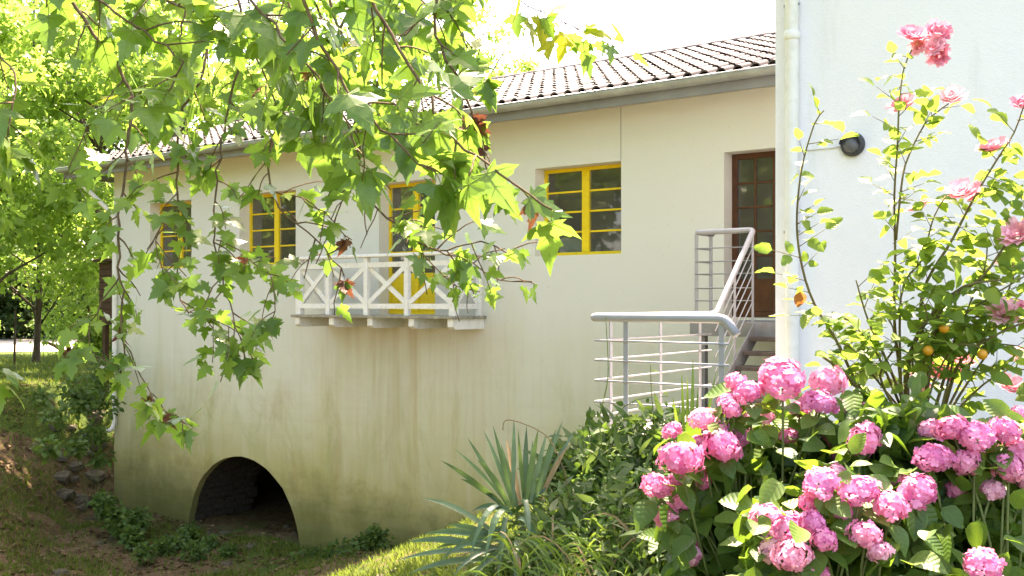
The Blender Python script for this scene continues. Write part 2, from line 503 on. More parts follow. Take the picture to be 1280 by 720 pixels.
def m_petal(name, stops, trans, tw=.35):
    m, t, o = newmat(name)
    a = nd(t, 'ShaderNodeObjectInfo').outputs['Random']
    c = ramp(t, stops, a)
    r2 = nd(t, 'ShaderNodeAttribute', attribute_name='rnd').outputs['Fac']
    hs = nd(t, 'ShaderNodeHueSaturation'); t.links.new(c, hs.inputs['Color'])
    t.links.new(ramp(t, [(0, .80), (1, 1.22)], r2), hs.inputs['Value'])
    t.links.new(ramp(t, [(0, 1.12), (1, .82)], r2), hs.inputs['Saturation'])
    p = principled(t, None, hs.outputs[0], .65, .2)
    tr = nd(t, 'ShaderNodeBsdfTranslucent'); t.links.new(mix(t, hs.outputs[0], trans, .5), tr.inputs[0])
    mx = nd(t, 'ShaderNodeMixShader'); mx.inputs[0].default_value = tw
    t.links.new(p.outputs[0], mx.inputs[1]); t.links.new(tr.outputs[0], mx.inputs[2]); t.links.new(mx.outputs[0], o.inputs[0])
    return m
M['hyd_petal'] = m_petal('hydrangea_petal', [(0, (.66, .22, .43)), (.2, (.70, .19, .37)), (.55, (.76, .27, .43)), (1, (.80, .43, .55))], (.92, .42, .59))
M['rose_petal'] = m_petal('rose_petal', [(0, (.72, .18, .27)), (.5, (.78, .30, .37)), (1, (.82, .50, .52))], (.88, .38, .44))

# ================================================================= TERRAIN
D = 12.6                         # plane of the house front
FLOOR = 1.4                      # floor level of the house
BED = -2.8                       # stream bed
def sstep(a, b, x):
    u = min(1.0, max(0.0, (x - a) / (b - a))) if a != b else float(x > a)
    return u * u * (3 - 2 * u)
def lerp(a, b, u): return a + (b - a) * u
def height(x, y):
    n = mnoise.noise(Vector((x * .35, y * .35, 3.1))) * .5 + mnoise.noise(Vector((x * 1.1, y * 1.1, 7.7))) * .22
    toeL = lerp(-15.6, -19.7, sstep(7.5, 12.6, y)) if y > 7.5 else -15.6
    creL = lerp(-21.6, -22.2, sstep(8, 14, y)) + n * .6
    toeR = lerp(-10.5, -13.4, sstep(3, 12, y))
    creR = -3.75 - .10 * (min(max(y, 0), 9) - 4)
    top = lerp(0.0, .36, sstep(5.2, 7.6, y) * sstep(-4.4, -3.4, x))
    if x <= creL: z = -.2
    elif x < toeL:
        u = (x - creL) / (toeL - creL)
        z = lerp(-.2, BED, lerp(u, sstep(0, 1, u), .6))
    elif x < toeR: z = BED
    elif x < creR:
        u = (x - toeR) / (creR - toeR)
        z = lerp(BED, top, lerp(u, sstep(0, 1, u), .5))
    else: z = top
    gul = sstep(-24.5, -20, x) * (1 - sstep(-7, -4.5, x))
    if y > 22: z = lerp(z, -.2, sstep(22, 30, y))
    if y < -4: z = lerp(z, -.1, sstep(-4, -12, -(-y)) if False else sstep(4, 14, -y))
    rough = gul * (1 - sstep(20, 28, y)) * sstep(-16, -6, y)
    return z + n * .28 * rough + (mnoise.noise(Vector((x * 3.1, y * 3.1, .5))) * .05) * rough

def axis(lo, a, b, hi, step):
    v = list(np.arange(a, b + 1e-6, step)); s = step
    x = a
    left = []
    while x > lo: s *= 1.35; x -= s; left.append(x)
    s = step; x = b; right = []
    while x < hi: s *= 1.35; x += s; right.append(x)
    return left[::-1] + v + right
xs = axis(-700, -25.5, -2.5, 700, .16); ys = axis(-500, -1, 14.5, 900, .16)
V = []; GR = []
for y in ys:
    for x in xs:
        V.append((x, y, height(x, y)))
        g = .30
        if x < -20.8: g = .75
        if x > -8.5: g = .62
        if -14.5 < x < -12 and y > 9: g = .5
        GR.append(g)
nx = len(xs)
Fc = [(j*nx+i, j*nx+i+1, (j+1)*nx+i+1, (j+1)*nx+i) for j in range(len(ys)-1) for i in range(nx-1)]
me = bpy.data.meshes.new('ground'); me.from_pydata(V, [], Fc); me.materials.append(M['ground'])
me.polygons.foreach_set('use_smooth', [True] * len(Fc))
at = me.attributes.new('grassy', 'FLOAT', 'POINT'); at.data.foreach_set('value', GR)
tag(link('ground', me), kind='structure')

def sheet(name, outline, mat, lift=.012, step=.25, ragged=0.0):
    """a sheet laid on the ground inside an outline (list of x, y)"""
    def inside(x, y):
        c = False; j = len(outline) - 1
        for i in range(len(outline)):
            (xi, yi), (xj, yj) = outline[i], outline[j]
            if (yi > y) != (yj > y) and x < (xj - xi) * (y - yi) / (yj - yi) + xi: c = not c
            j = i
        return c
    X = [p[0] for p in outline]; Y = [p[1] for p in outline]
    mb = MB(); idx = {}
    gx = np.arange(min(X), max(X), step); gy = np.arange(min(Y), max(Y), step)
    def vid(i, j):
        if (i, j) not in idx:
            x, y = min(X) + i * step, min(Y) + j * step
            if ragged: x += rng.uniform(-ragged, ragged); y += rng.uniform(-ragged, ragged)
            idx[(i, j)] = len(mb.v); mb.v.append((x, y, height(x, y) + lift))
        return idx[(i, j)]
    for i in range(len(gx)):
        for j in range(len(gy)):
            if inside(gx[i] + step / 2, gy[j] + step / 2):
                mb.f.append((vid(i, j), vid(i+1, j), vid(i+1, j+1), vid(i, j+1))); mb.m.append(0); mb.sm.append(True)
    return tag(mb.build(name, mat), kind='structure')
def onz(px, py, z): 
    t = (z - EYE) * F / (HOR - py)
    p = P(px, py, t); return (p.x, p.y)
mb = MB()
dv = [onz(-160, 442, -.2), onz(150, 439, -.2), onz(230, 427, -.2), onz(230, 424, -.2), onz(-160, 424, -.2)]
mb.add([(a, b, -.185) for a, b in dv], [(0, 1, 2, 3, 4)])
tag(mb.build('driveway', M['drive']), kind='structure')
sheet('path', [onz(380,740,-.1), onz(425,712,-.15), onz(462,694,-.2), onz(500,681,-.3), onz(512,684,-.3), onz(480,700,-.2), onz(468,715,-.15), onz(455,740,-.1)], M['path'], .014, .045, .016)

# ================================================================= HOUSE OVER THE STREAM
XL, XR = -20.0, -3.53
ZT = 4.42                        # top of the front wall
ARX, ARR, ARZ = -15.78, 1.63, -2.95
house = tag(empty('mill_house', (-12, D, BED)), 'long cream rendered house built over a stream arch with stained foot', 'house')
WIN = dict(w4=(-8.96, -7.47, 2.29, 3.6), w3=(-15.84, -14.26, 2.29, 3.64), w1=(-18.70, -17.32, 2.29, 3.64),
           bd=(-12.19, -10.94, FLOOR, 3.6), door=(-5.90, -4.62, FLOOR, 3.58))
REC = .24
mb = MB()
def wq(x0, x1, z0, z1): mb.add([(x0, D, z0), (x1, D, z0), (x1, D, z1), (x0, D, z1)], [(0, 1, 2, 3)])
Z0 = 0.0
xb = sorted([XL, XR] + [v for o in WIN.values() for v in o[:2]])
zb = sorted(set([Z0, ZT] + [v for o in WIN.values() for v in o[2:]]))
for i in range(len(xb) - 1):
    for j in range(len(zb) - 1):
        cx, cz = (xb[i] + xb[i+1]) / 2, (zb[j] + zb[j+1]) / 2
        if not any(o[0] < cx < o[1] and o[2] < cz < o[3] for o in WIN.values()):
            wq(xb[i], xb[i+1], zb[j], zb[j+1])
wq(XL, ARX - ARR, -4.2, Z0); wq(ARX + ARR, XR, -4.2, Z0)
NA = 28
arc = []
for k in range(NA + 1):
    r_ = ARR if k in (0, NA) else ARR * (1 + .012 * mnoise.noise(Vector((k * .55, 0, 0))) + rng.uniform(-.003, .003))
    arc.append((ARX - r_ * math.cos(math.pi * k / NA), ARZ + r_ * math.sin(math.pi * k / NA)))
for k in range(NA):
    (xa, za), (xb_, zb_) = arc[k], arc[k+1]
    mb.add([(xa, D, za), (xb_, D, zb_), (xb_, D, Z0), (xa, D, Z0)], [(0, 1, 2, 3)])
    mb.add([(xa, D, za), (xb_, D, zb_), (xb_, D + .14, zb_), (xa, D + .14, za)], [(0, 3, 2, 1)])
# gables and back
BK = 20.4
RS = .35                         # roof slope
EV = 12.1
zr = lambda y: 4.46 + RS * (min(y, 33 - y - 0) - EV)
for X in (XL, XR):
    mb.add([(X, D, -4.2), (X, BK, -4.2), (X, BK, ZT), (X, 16.5, ZT + 1.4), (X, D, ZT)], [(0, 1, 2, 3, 4)])
mb.add([(XL, BK, -4.2), (XR, BK, -4.2), (XR, BK, ZT), (XL, BK, ZT)], [(3, 2, 1, 0)])
wall = mb.build('wall', M['wall'], house)
# inside: floor slab and rear partition set close behind the windows to lighten the rooms
mb = MB(); mb.box(XL + .05, XR - .05, D + .36, BK - .05, FLOOR - .2, FLOOR - .01); mb.box(XL + .05, XR - .05, 14.5, 14.6, FLOOR, 4.355)
mb.box(XL + .05, XR - .05, D + .36, BK - .05, 4.36, 4.41)
for x in (-16.6, -13.2, -9.9, -6.9): mb.box(x, x + .1, D + .36, 14.499, FLOOR, 4.355)
mb.build('room_shell', M['room'], house)
# reveals
for k, (x0, x1, z0, z1) in WIN.items():
    a, b = D, D + .36
    vs = [(x0, a, z0), (x0, b, z0), (x0, b, z1), (x0, a, z1), (x1, a, z0), (x1, b, z0), (x1, b, z1), (x1, a, z1)]
    MB().add(vs, [(0, 1, 2, 3), (7, 6, 5, 4), (3, 2, 6, 7), (4, 5, 1, 0)]).build('reveal', M['reveal'], house)

def boxpart(name, mat, parent, x0, x1, y0, y1, z0, z1, bev=.004):
    return MB().box(x0, x1, y0, y1, z0, z1, 0, bev).build(name, mat, parent)

def window(x0, x1, z0, z1, rows, mat, split=.5, fw=.055, name='window', low=0.0, cols=1):
    """two leaves, rows of panes in each; low = height of the boarded lower panel"""
    ya, yb = D + REC, D + REC + .06
    m = MB()
    xm = lerp(x0, x1, split)
    e = .003
    m.box(x0 + e, x0 + fw, ya, yb, z0 + e, z1 - e); m.box(x1 - fw, x1 - e, ya, yb, z0 + e, z1 - e)
    m.box(x0 + fw, x1 - fw, ya + .001, yb - .001, z1 - fw, z1 - e); m.box(x0 + fw, x1 - fw, ya + .001, yb - .001, z0 + e, z0 + fw)
    m.box(xm - .06, xm + .06, ya - .012, yb + .004, z0 + fw + .001, z1 - fw - .001)
    wo = m.build(name, mat, house)
    for (a, b) in ((x0 + fw, xm - .06), (xm + .06, x1 - fw)):
        zl = z0 + fw
        if low:
            boxpart('panel', mat, wo, a, b, ya + .012, yb - .012, zl, zl + low, .006)
            zl += low
        h = (z1 - fw - zl) / rows
        cw = (b - a) / cols
        for r in range(rows):
            for c in range(cols):
                MB().box(a + c * cw + .002, a + (c + 1) * cw - .002, ya + .028, ya + .033, zl + r * h + .002, zl + (r + 1) * h - .002).build('pane', M['glass'], wo)
            if r or low:
                boxpart('glazing_bar', mat, wo, a, b, ya + .014, ya + .046, zl + r * h - .014, zl + r * h + .014, .003)
        for c in range(1, cols):
            boxpart('glazing_bar', mat, wo, a + c * cw - .014, a + c * cw + .014, ya + .010, ya + .05, zl, z1 - fw, .003)
    return wo
window(*WIN['w4'], 4, M['yellow'])
window(*WIN['w3'], 4, M['yellow'])
window(*WIN['w1'], 4, M['yellow'])
window(*WIN['bd'], 4, M['yellow'], name='balcony_door', low=.62)
window(*WIN['door'], 5, M['brown_wood'], name='entrance_door', low=.42, fw=.075, cols=2)

# roof: 300 nearest tiles as pieces, the rest in one mesh
roof = empty('roof', (-12, 16.5, 4.4)); setparent(roof, house)
ang = math.atan(RS)
GX0, GX1 = -21.1, XR
prof = [(0, .016), (.015, .002), (.085, 0), (.108, .030), (.135, .058), (.17, .067), (.205, .058), (.226, .030), (.238, .004)]
tm = MB()
vs = [(x, 0, z + .026) for x, z in prof] + [(x, .41, z) for x, z in prof] + [(x, 0, z + .003) for x, z in prof]
n = len(prof)
fs = [(i, i+1, n+i+1, n+i) for i in range(n-1)] 
tm.add(vs, fs, 0, True); tm.add(vs, [(2*n+i, 2*n+i+1, i+1, i) for i in range(n-1)], 0, False)
mtile, tt, oo = newmat('clay_tile')
rr = nd(tt, 'ShaderNodeObjectInfo').outputs['Random']
cc = ramp(tt, [(0, (.026, .022, .021)), (.5, (.042, .036, .034)), (1, (.07, .06, .055))], rr)
cc = mix(tt, cc, (.10, .09, .075), math_(tt, 'MULTIPLY', ramp(tt, [(.5, 0.0), (.7, 1.0)], noise_(tt, 6, 5, .7, wpos(tt))), .5))
principled(tt, oo, cc, .6, .14, 0, noise_(tt, 40, 4, .6, wpos(tt)), .2, .005)
tmesh = tm.mesh('roof_tile', mtile)
rotT = Matrix.Rotation(ang, 3, 'X')
slope_len = (16.5 - EV) / math.cos(ang)
rows = int(slope_len / .36) + 1
cols = int((GX1 - GX0) / .232)
tiles = []
for c in range(cols):
    for r in range(rows):
        x = GX1 - .24 - c * .232; s = -.03 + r * .36
        tiles.append((x, EV + s * math.cos(ang), 4.50 + s * math.sin(ang) + rng.uniform(-.004, .004)))
tiles.sort(key=lambda p: (Vector(p) - Vector((-5.2, 12, 4.5))).length)
vis = [p for p in tiles if p[0] < -4.75]
rest = [p for p in tiles if p[0] >= -4.75] + vis[300:]
for p in vis[:300]:
    o = link('tile', tmesh); o.location = p; o.rotation_euler = (ang, rng.uniform(-.012, .012), rng.uniform(-.01, .01)); setparent(o, roof)
tv = np.array(tm.v); tf = []
for f in tm.f: tf += [(f[0], f[1], f[2]), (f[0], f[2], f[3])]
R3 = np.array(rotT)
o = bulk('tile_field', tv, tf, np.repeat(R3[None], len(rest), 0), np.array(rest), mtile, roof)
tag(o, kind='stuff')
m = MB()   # decking under the tiles, rear slope, ridge
for (ya, yb) in ((EV, 16.5), (33 - EV, 16.5)):
    za, zb2 = 4.42, 4.42 + RS * (16.5 - EV)
    vs = [(GX0, ya, za), (GX1, ya, za), (GX1, yb, zb2), (GX0, yb, zb2)]
    vs2 = [(x, y, z + .06) for x, y, z in vs]
    m.add(vs + vs2, [(0, 3, 2, 1), (4, 5, 6, 7), (0, 1, 5, 4), (3, 7, 6, 2), (1, 2, 6, 5), (0, 4, 7, 3)])
m.build('deck', M['dark_wood'], roof)
for k in range(40):
    x = GX1 - (k + 1) * .44
    m = MB(); m.tube([(x + .46, 16.5, 6.045), (x, 16.5, 6.035)], [.10, .115], 12); m.build('ridge_tile', mtile, roof)
m = MB(); m.box(GX0 + .02, GX1, EV + .03, D - .002, 4.36, 4.405)
m.build('soffit', M['soffit'], house)
m = MB(); m.box(GX0, GX1 - .001, EV - .005, EV + .028, 4.27, 4.47)
m.build('fascia', M['fascia'], house)
m = MB(); m.box(GX0 - .03, GX0 - .001, EV + .03, 16.5, 4.30, 4.42); m.build('barge_board', M['fascia'], house)
# gutter: a half-round trough with a rolled lip
m = MB(); pr = []
for k in range(9):
    a = math.pi + math.pi * k / 8
    pr.append((EV - .085 + .078 * math.cos(a), 4.475 + .095 * math.sin(a)))
pr2 = [(EV - .085 + (y - EV + .085) * .93, z + .004) for y, z in pr]
ring = pr + pr2[::-1]
k = len(ring)
vs = [(GX0 - .05, y, z) for y, z in ring] + [(GX1 - .002, y, z) for y, z in ring]
m.add(vs, [(i, (i+1) % k, k + (i+1) % k, k + i) for i in range(k)], 0, True)
m.add([vs[i] for i in range(k)], [tuple(range(k))]); 
m.tube([(GX0 - .05, EV - .163, 4.478), (GX1 - .002, EV - .163, 4.478)], .011, 6)
gut = m.build('gutter', M['zinc'], house)
for x in np.arange(-20.5, -4, 3.0):
    m = MB(); 
    vs = []
    for dx in (-.03, .03):
        for y, z in pr: vs.append((x + dx, EV - .085 + (y - EV + .085) * 1.03, 4.475 + (z - 4.475) * 1.03))
    m.add(vs, [(i, i+1, 10+i-0 if False else 9+i+1, 9+i) for i in range(8)], 0, True)
    m.build('gutter_joint', M['zinc'], gut)
# downpipe at the far corner
m = MB()
m.tube([(-20.35, EV - .085, 4.40), (-20.35, EV - .085, 4.15), (-20.28, EV + .1, 3.95), (-20.0, D - .2, 3.62), (-19.86, D - .075, 3.4), (-19.86, D - .075, 2.6), (-19.86, D - .075, .9), (-19.86, D - .075, -.95), (-19.88, D - .12, -1.08), (-19.92, D - .22, -1.13)], .05, 10)
dp = m.build('downpipe', M['pipe'], house)
for z in (3.3, 1.2, -.4):
    m = MB(); m.tube([(-19.86, D - .075, z), (-19.86, D - .075, z + .06)], .06, 10); m.build('collar', M['pipe'], dp)
# joint in the render above the window
boxpart('render_joint', M['fascia'], house, -7.478, -7.470, D - .004, D + .01, 3.61, 4.36, 0)

# balcony
bal = empty('balcony', (-11.7, 11.9, FLOOR)); setparent(bal, house)
BX0, BX1, BY0 = -13.45, -9.92, 11.88
boxpart('deck_board', M['deck_wood'], bal, BX0 - .06, BX1 + .05, BY0 - .06, BY0 + .11, FLOOR - .05, FLOOR - .008)
for k in range(4):
    y = BY0 + .115 + k * .15
    boxpart('deck_board', M['deck_wood'], bal, BX0 - .05, BX1 + .045, y, y + .143, FLOOR - .05, FLOOR - .01)
for x in (BX0 + .02, -12.6, -11.72, -10.83, BX1 - .12):
    m = MB(); w_ = .11 
    p = [(BY0 - .03, FLOOR - .052), (BY0 - .03, FLOOR - .17), (BY0 + .03, FLOOR - .21), (D - .003, FLOOR - .21), (D - .003, FLOOR - .052)]
    vs = [(x, y, z) for y, z in p] + [(x + w_, y, z) for y, z in p]
    m.add(vs, [(4, 3, 2, 1, 0), (5, 6, 7, 8, 9)] + [(i, (i+1) % 5, 5 + (i+1) % 5, 5 + i) for i in range(5)])
    m.build('joist', M['white_wood'], bal)
posts = [BX0 + .05, -12.68, -11.80, -10.92, BX1 - .07]
PT = FLOOR + .92
for i, x in enumerate(posts):
    s = .055 if i in (0, 4) else .042
    top = PT + .0
    boxpart('post', M['white_wood'], bal, x - s, x + s, BY0, BY0 + 2 * s, FLOOR - .008, top, .006)
boxpart('post', M['white_wood'], bal, BX1 - .115, BX1 - .035, D - .085, D - .004, FLOOR - .008, PT, .006)
boxpart('post', M['white_wood'], bal, BX0 + .005, BX0 + .085, D - .085, D - .004, FLOOR - .008, PT, .006)
def rails(a, b):
    a = Vector(a); b = Vector(b)
    for z, hh, ww in ((FLOOR + .14, .08, .055), (FLOOR + .80, .08, .055)):
        MB().bar(a + Vector((0, 0, z)), b + Vector((0, 0, z)), ww, hh).build('rail', M['white_wood'], bal)
    for (za, zb_, off) in ((FLOOR + .19, FLOOR + .755, -.014), (FLOOR + .755, FLOOR + .19, .014)):
        d = (b - a).normalized(); sd_ = Vector((-d.y, d.x, 0)) * off
        MB().bar(a + sd_ + Vector((0, 0, za)), b + sd_ + Vector((0, 0, zb_)), .026, .075).build('brace', M['white_wood'], bal)
for i in range(4):
    rails((posts[i] + .045, BY0 + .045, 0), (posts[i+1] - .045, BY0 + .045, 0))
rails((BX1 - .075, BY0 + .11, 0), (BX1 - .075, D - .086, 0))
rails((BX0 + .045, BY0 + .11, 0), (BX0 + .045, D - .086, 0))
boxpart('handrail', M['white_wood'], bal, BX0 - .03, BX1 + .02, BY0 - .03, BY0 + .12, PT, PT + .05, .01)
boxpart('handrail', M['white_wood'], bal, BX1 - .14, BX1 + .018, BY0 + .121, D - .004, PT + .001, PT + .049, .01)
boxpart('handrail', M['white_wood'], bal, BX0 - .028, BX0 + .12, BY0 + .121, D - .004, PT + .001, PT + .049, .01)

# vault behind the arch: mortar barrel with stones set in its near side
m = MB()
for k in range(NA):
    for (ya, yb) in ((D + .141, D + 1.5),):
        pts_ = [(ARX + (x - ARX) * 1.06, ARZ + (z - ARZ) * 1.06) for x, z in (arc[k], arc[k+1])]
        (xa, za), (xb_, zb_) = pts_
        m.add([(xa, ya, za), (xb_, ya, zb_), (xb_, yb, zb_), (xa, yb, za)], [(3, 2, 1, 0)], 0, True)
vault = m.build('vault', M['vault'], house)
def stone_mesh(seed, sx, sy, sz, sub=2):
    import bmesh
    bm = bmesh.new(); bmesh.ops.create_cube(bm, size=1)
    bmesh.ops.subdivide_edges(bm, edges=bm.edges[:], cuts=1, use_grid_fill=True)
    rr_ = random.Random(seed)
    for v in bm.verts:
        L = v.co.length
        v.co *= .60 + .21 / max(L, .3)
        v.co += Vector((rr_.uniform(-.07, .07) for _ in range(3)))
        v.co = Vector((v.co.x * sx, v.co.y * sy, v.co.z * sz))
    me = bpy.data.meshes.new('stone'); bm.to_mesh(me); bm.free()
    for p_ in me.polygons: p_.use_smooth = True
    me.materials.append(M['stone'])
    return me
smesh = [stone_mesh(s, 1, 1, 1) for s in range(8)]
smflat = [stone_mesh(s + 20, 1, 1, 1) for s in range(8)]
M['shaded_vault_stone'] = m_simple('shaded_vault_stone', (.06, .052, .04), .95, .1, var=.4, scale=3, dirt=(.02, .03, .01), bscale=25, bstr=.7, bdist=.02)  # darker copy of the stone: shade inside the arch put into its colour
vst = []
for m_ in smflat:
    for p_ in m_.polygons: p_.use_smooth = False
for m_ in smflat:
    c_ = m_.copy(); c_.materials[0] = M['shaded_vault_stone']; vst.append(c_)
for row in range(18):
    a0 = math.pi - .06 - row * .083
    yy = D + .02 + (.10 if row % 2 else 0)
    while yy < D + 1.45:
        L = rng.uniform(.16, .40)
        R_ = ARR * 1.045
        o = link('stone', rng.choice(vst))
        o.scale = (.10 + rng.uniform(0, .04), L * .97, .128)
        o.location = (ARX + math.cos(a0) * R_, yy + L / 2, ARZ + math.sin(a0) * R_)
        o.rotation_euler = (rng.uniform(-.05, .05), -a0 + rng.uniform(-.06, .06), rng.uniform(-.04, .04))
        setparent(o, vault)
        yy += L

# things inside the windows
def curtain(x0, x1, z0, z1, y, mat, label, n=26, amp=.03):
    m = MB(); vs = []
    for k in range(n + 1):
        x = lerp(x0, x1, k / n); yy = y + amp * math.sin(k * 1.9) + rng.uniform(-.006, .006)
        vs += [(x, yy, z0), (x, yy + .004, z1)]
    m.add(vs, [(2*k, 2*k+2, 2*k+3, 2*k+1) for k in range(n)], 0, True)
    o = m.build('curtain', mat); tag(o, label, 'curtain')
curtain(-15.75, -14.95, 2.32, 3.62, D + .45, M['curtain'], 'brown pleated curtain behind the yellow window left of the balcony')
curtain(-18.6, -17.9, 2.32, 3.62, D + .45, M['curtain'], 'brown pleated curtain behind the leftmost yellow window')
curtain(-12.1, -11.72, 1.5, 3.58, D + .47, M['net'], 'grey net curtain inside the yellow balcony door')
o = MB().box(-8.82, -8.28, D + .42, D + .8, 2.30, 2.58, 0, .02); a = Vector((-8.5, 12.9, 2.4))
ob = o.build('appliance_box', M['white_plastic']); tag(ob, 'white appliance box standing inside the right yellow window', 'appliance')
m = MB(); m.box(-9.9 + .12, -6.95, D + .37, D + .95, 2.20, 2.285)
tag(m.build('worktop', M['room']), 'dark worktop inside the right yellow window', 'worktop')
m = MB(); m.tube([(-8.15, D + .5, 2.287), (-8.15, D + .5, 2.43), (-8.15, D + .5, 2.47), (-8.15, D + .5, 2.53)], [.045, .045, .018, .018], 10)
tag(m.build('bottle', M['net']), 'small pale bottle beside the appliance inside the right yellow window', 'bottle')
for x, r_, h_ in ((-7.85, .07, .10), (-7.66, .06, .13)):
    m = MB(); m.tube([(x, D + .5, 2.287), (x, D + .5, 2.287 + h_ * .5), (x, D + .5, 2.287 + h_)], [r_ * .8, r_, r_ * .85], 12)
    tag(m.build('pot', M['black']), 'small black pot on the worktop, ' + ('left' if x < -7.7 else 'right') + ' one in the right yellow window', 'pot', 'pots in the window')

# wooden store hung on the far gable
store = tag(empty('wooden_store', (-20.6, 14, .8)), 'dark brown boarded wooden store against the far gable', 'store')
for k in range(9):
    z = 1.15 + k * .15
    boxpart('board', M['dark_wood'], store, -21.35, -20.03, 13.1, 13.13, z, z + .14)
for k in range(5):
    boxpart('board', M['dark_wood'], store, -21.38, -21.352, 13.1 + k * .3, 13.38 + k * .3, 1.15, 2.5)
boxpart('floor', M['dark_wood'], store, -21.35, -20.02, 13.131, 14.6, 1.1, 1.15)
boxpart('top', M['dark_wood'], store, -21.45, -20.02, 12.98, 14.7, 2.51, 2.57)
for y in (13.15, 14.5):
    boxpart('leg', M['dark_wood'], store, -21.33, -21.22, y, y + .1, -.5, 1.1)

# ================================================================= WHITE HOUSE ON THE RIGHT
RY, RX, RT = 8.5, -3.5, 5.2
wh = tag(empty('white_house', (2, RY, 0)), 'bright white rendered house wall on the right behind the roses', 'house')
m = MB(); m.box(RX, 9.0, RY, 20.0, -1.2, RT); m.build('wall', M['white_wall'], wh)
m = MB()
vs = [(RX - .3, RY - .35, RT + .02), (9.3, RY - .35, RT + .02), (9.3, 14.3, RT + 1.9), (RX - .3, 14.3, RT + 1.9), (9.3, 20.4, RT + .02), (RX - .3, 20.4, RT + .02)]
m.add(vs + [(x, y, z + .12) for x, y, z in vs], [(0, 3, 2, 1), (6, 7, 8, 9), (2, 3, 5, 4), (9, 8, 10, 11), (0, 1, 7, 6), (1, 2, 8, 7), (2, 4, 10, 8), (4, 5, 11, 10), (5, 3, 9, 11), (3, 0, 6, 9)])
m.build('roof', mtile, wh)
m = MB()
pc = PY(994, 100, RY); pcx = pc.x
m.tube([(pcx, RY - .075, -.1), (pcx, RY - .075, 1.2), (pcx, RY - .075, 3.0), (pcx, RY - .075, RT - .35), (pcx, RY - .2, RT - .12), (pcx, RY - .34, RT)], .057, 14)
dp = m.build('downpipe', M['pipe'], wh)
for z in (.9, 3.82):
    m = MB(); m.tube([(pcx, RY - .075, z), (pcx, RY - .075, z + .02), (pcx, RY - .075, z + .06), (pcx, RY - .075, z + .08)], [.058, .068, .068, .058], 14); m.build('collar', M['pipe'], dp)
for z in (2.2, 4.12):
    m = MB(); m.tube([(pcx - .07, RY - .075, z), (pcx + .07, RY - .075, z)], .012, 6); m.tube([(pcx, RY - .075, z), (pcx, RY, z)], .015, 6); m.build('bracket', M['zinc'], dp)
# bulkhead lamp with its cable
lc = PY(1067, 181, RY); lx, lz = lc.x, lc.z
lamp = tag(empty('wall_lamp', (lx, RY, lz)), 'round black bulkhead lamp on the white wall', 'wall lamp')
m = MB(); pr_ = [(.095, 0), (.1, .012), (.1, .03), (.092, .05), (.08, .058)]
m.tube([(lx, RY - .001 - d_, lz) for _, d_ in pr_], [r_ for r_, _ in pr_], 24); m.build('housing', M['lamp_black'], lamp)
m = MB(); m.tube([(lx, RY - .0585 - d_, lz - .012) for d_ in (0, .018, .03, .034)], [.066, .058, .036, .006], 20); m.build('diffuser', M['lamp_glass'], lamp)
m = MB(); vs = []
for k in range(13):
    a = math.pi * k / 12
    vs += [(lx + .082 * math.cos(a), RY - .052, lz + .082 * math.sin(a)), (lx + .086 * math.cos(a), RY - .105, lz + .080 * math.sin(a))]
m.add(vs, [(2*k, 2*k+2, 2*k+3, 2*k+1) for k in range(12)], 0, True); m.build('visor', M['lamp_black'], lamp)
m = MB(); m.tube([(pcx + .07, RY - .008, lz - .012), (lx - .09, RY - .008, lz - .006)], .007, 6); m.build('cable', M['pipe'], lamp)

# ================================================================= STAIRS
SX = -4.79
st = tag(empty('outside_stairs', (SX + .6, 9.5, .4)), 'grey steel stairs with open treads climbing to the brown door', 'stairs')
LZ = .45
boxpart('lower_landing', M['concrete'], st, SX - .06, RX - .02, 7.5, 10.15, LZ - 1.9, LZ, .01)
UZ = FLOOR - .03
boxpart('upper_landing', M['stair_metal'], st, -5.56, RX - .02, 10.98, D - .004, UZ - .06, UZ, .006)
boxpart('landing_edge', M['stair_metal'], st, -5.565, RX - .02, 10.955, 10.979, UZ - .16, UZ + .005, .003)
NT = 6
for k in range(1, NT):
    y = 10.07 + (k - .5) * .178; z = LZ + k * (UZ - LZ) / NT
    boxpart('tread', M['tread'], st, SX + .06, RX - .06, y - .13, y + .13, z - .045, z, .006)
for x in (SX, RX - .07):
    MB().bar((x + .03, 9.98, LZ + .06), (x + .03, 11.0, UZ - .09), .012, .2).build('stringer', M['stair_metal'], st)
MB().bar((SX + .58, 10.03, LZ + .02), (SX + .58, 11.0, UZ - .16), .1, .12).build('spine', M['stair_metal'], st)
for x in (-5.48, ):
    boxpart('support_post', M['stair_metal'], st, x, x + .08, 11.02, 11.1, -2.6, UZ - .061)
HZ = EYE - .13                   # lower handrail
gm = M['grey_metal']
def flat(y0, x0, z0, z1, rail, along='x'):
    w1, w2 = (.045, .012) if along == 'x' else (.012, .045)
    return MB().box(x0 - w1/2, x0 + w1/2, y0 - w2/2, y0 + w2/2, z0, z1, 0, .002).build('post', gm, rail)
def rod(a, b, rail, r=.0085, name='bar'):
    return MB().tube([a, b], r, 8).build(name, gm, rail)
def arcpts(pts, r=.07, n=5):
    """round the corners of a polyline"""
    out = [Vector(pts[0])]
    for i in range(1, len(pts) - 1):
        p0, p1, p2 = Vector(pts[i-1]), Vector(pts[i]), Vector(pts[i+1])
        a = p1 + (p0 - p1).normalized() * r; b = p1 + (p2 - p1).normalized() * r
        for k in range(n + 1):
            u = k / n
            out.append(a * (1-u)**2 + p1 * 2*u*(1-u) + b * u*u)
    out.append(Vector(pts[-1])); return out
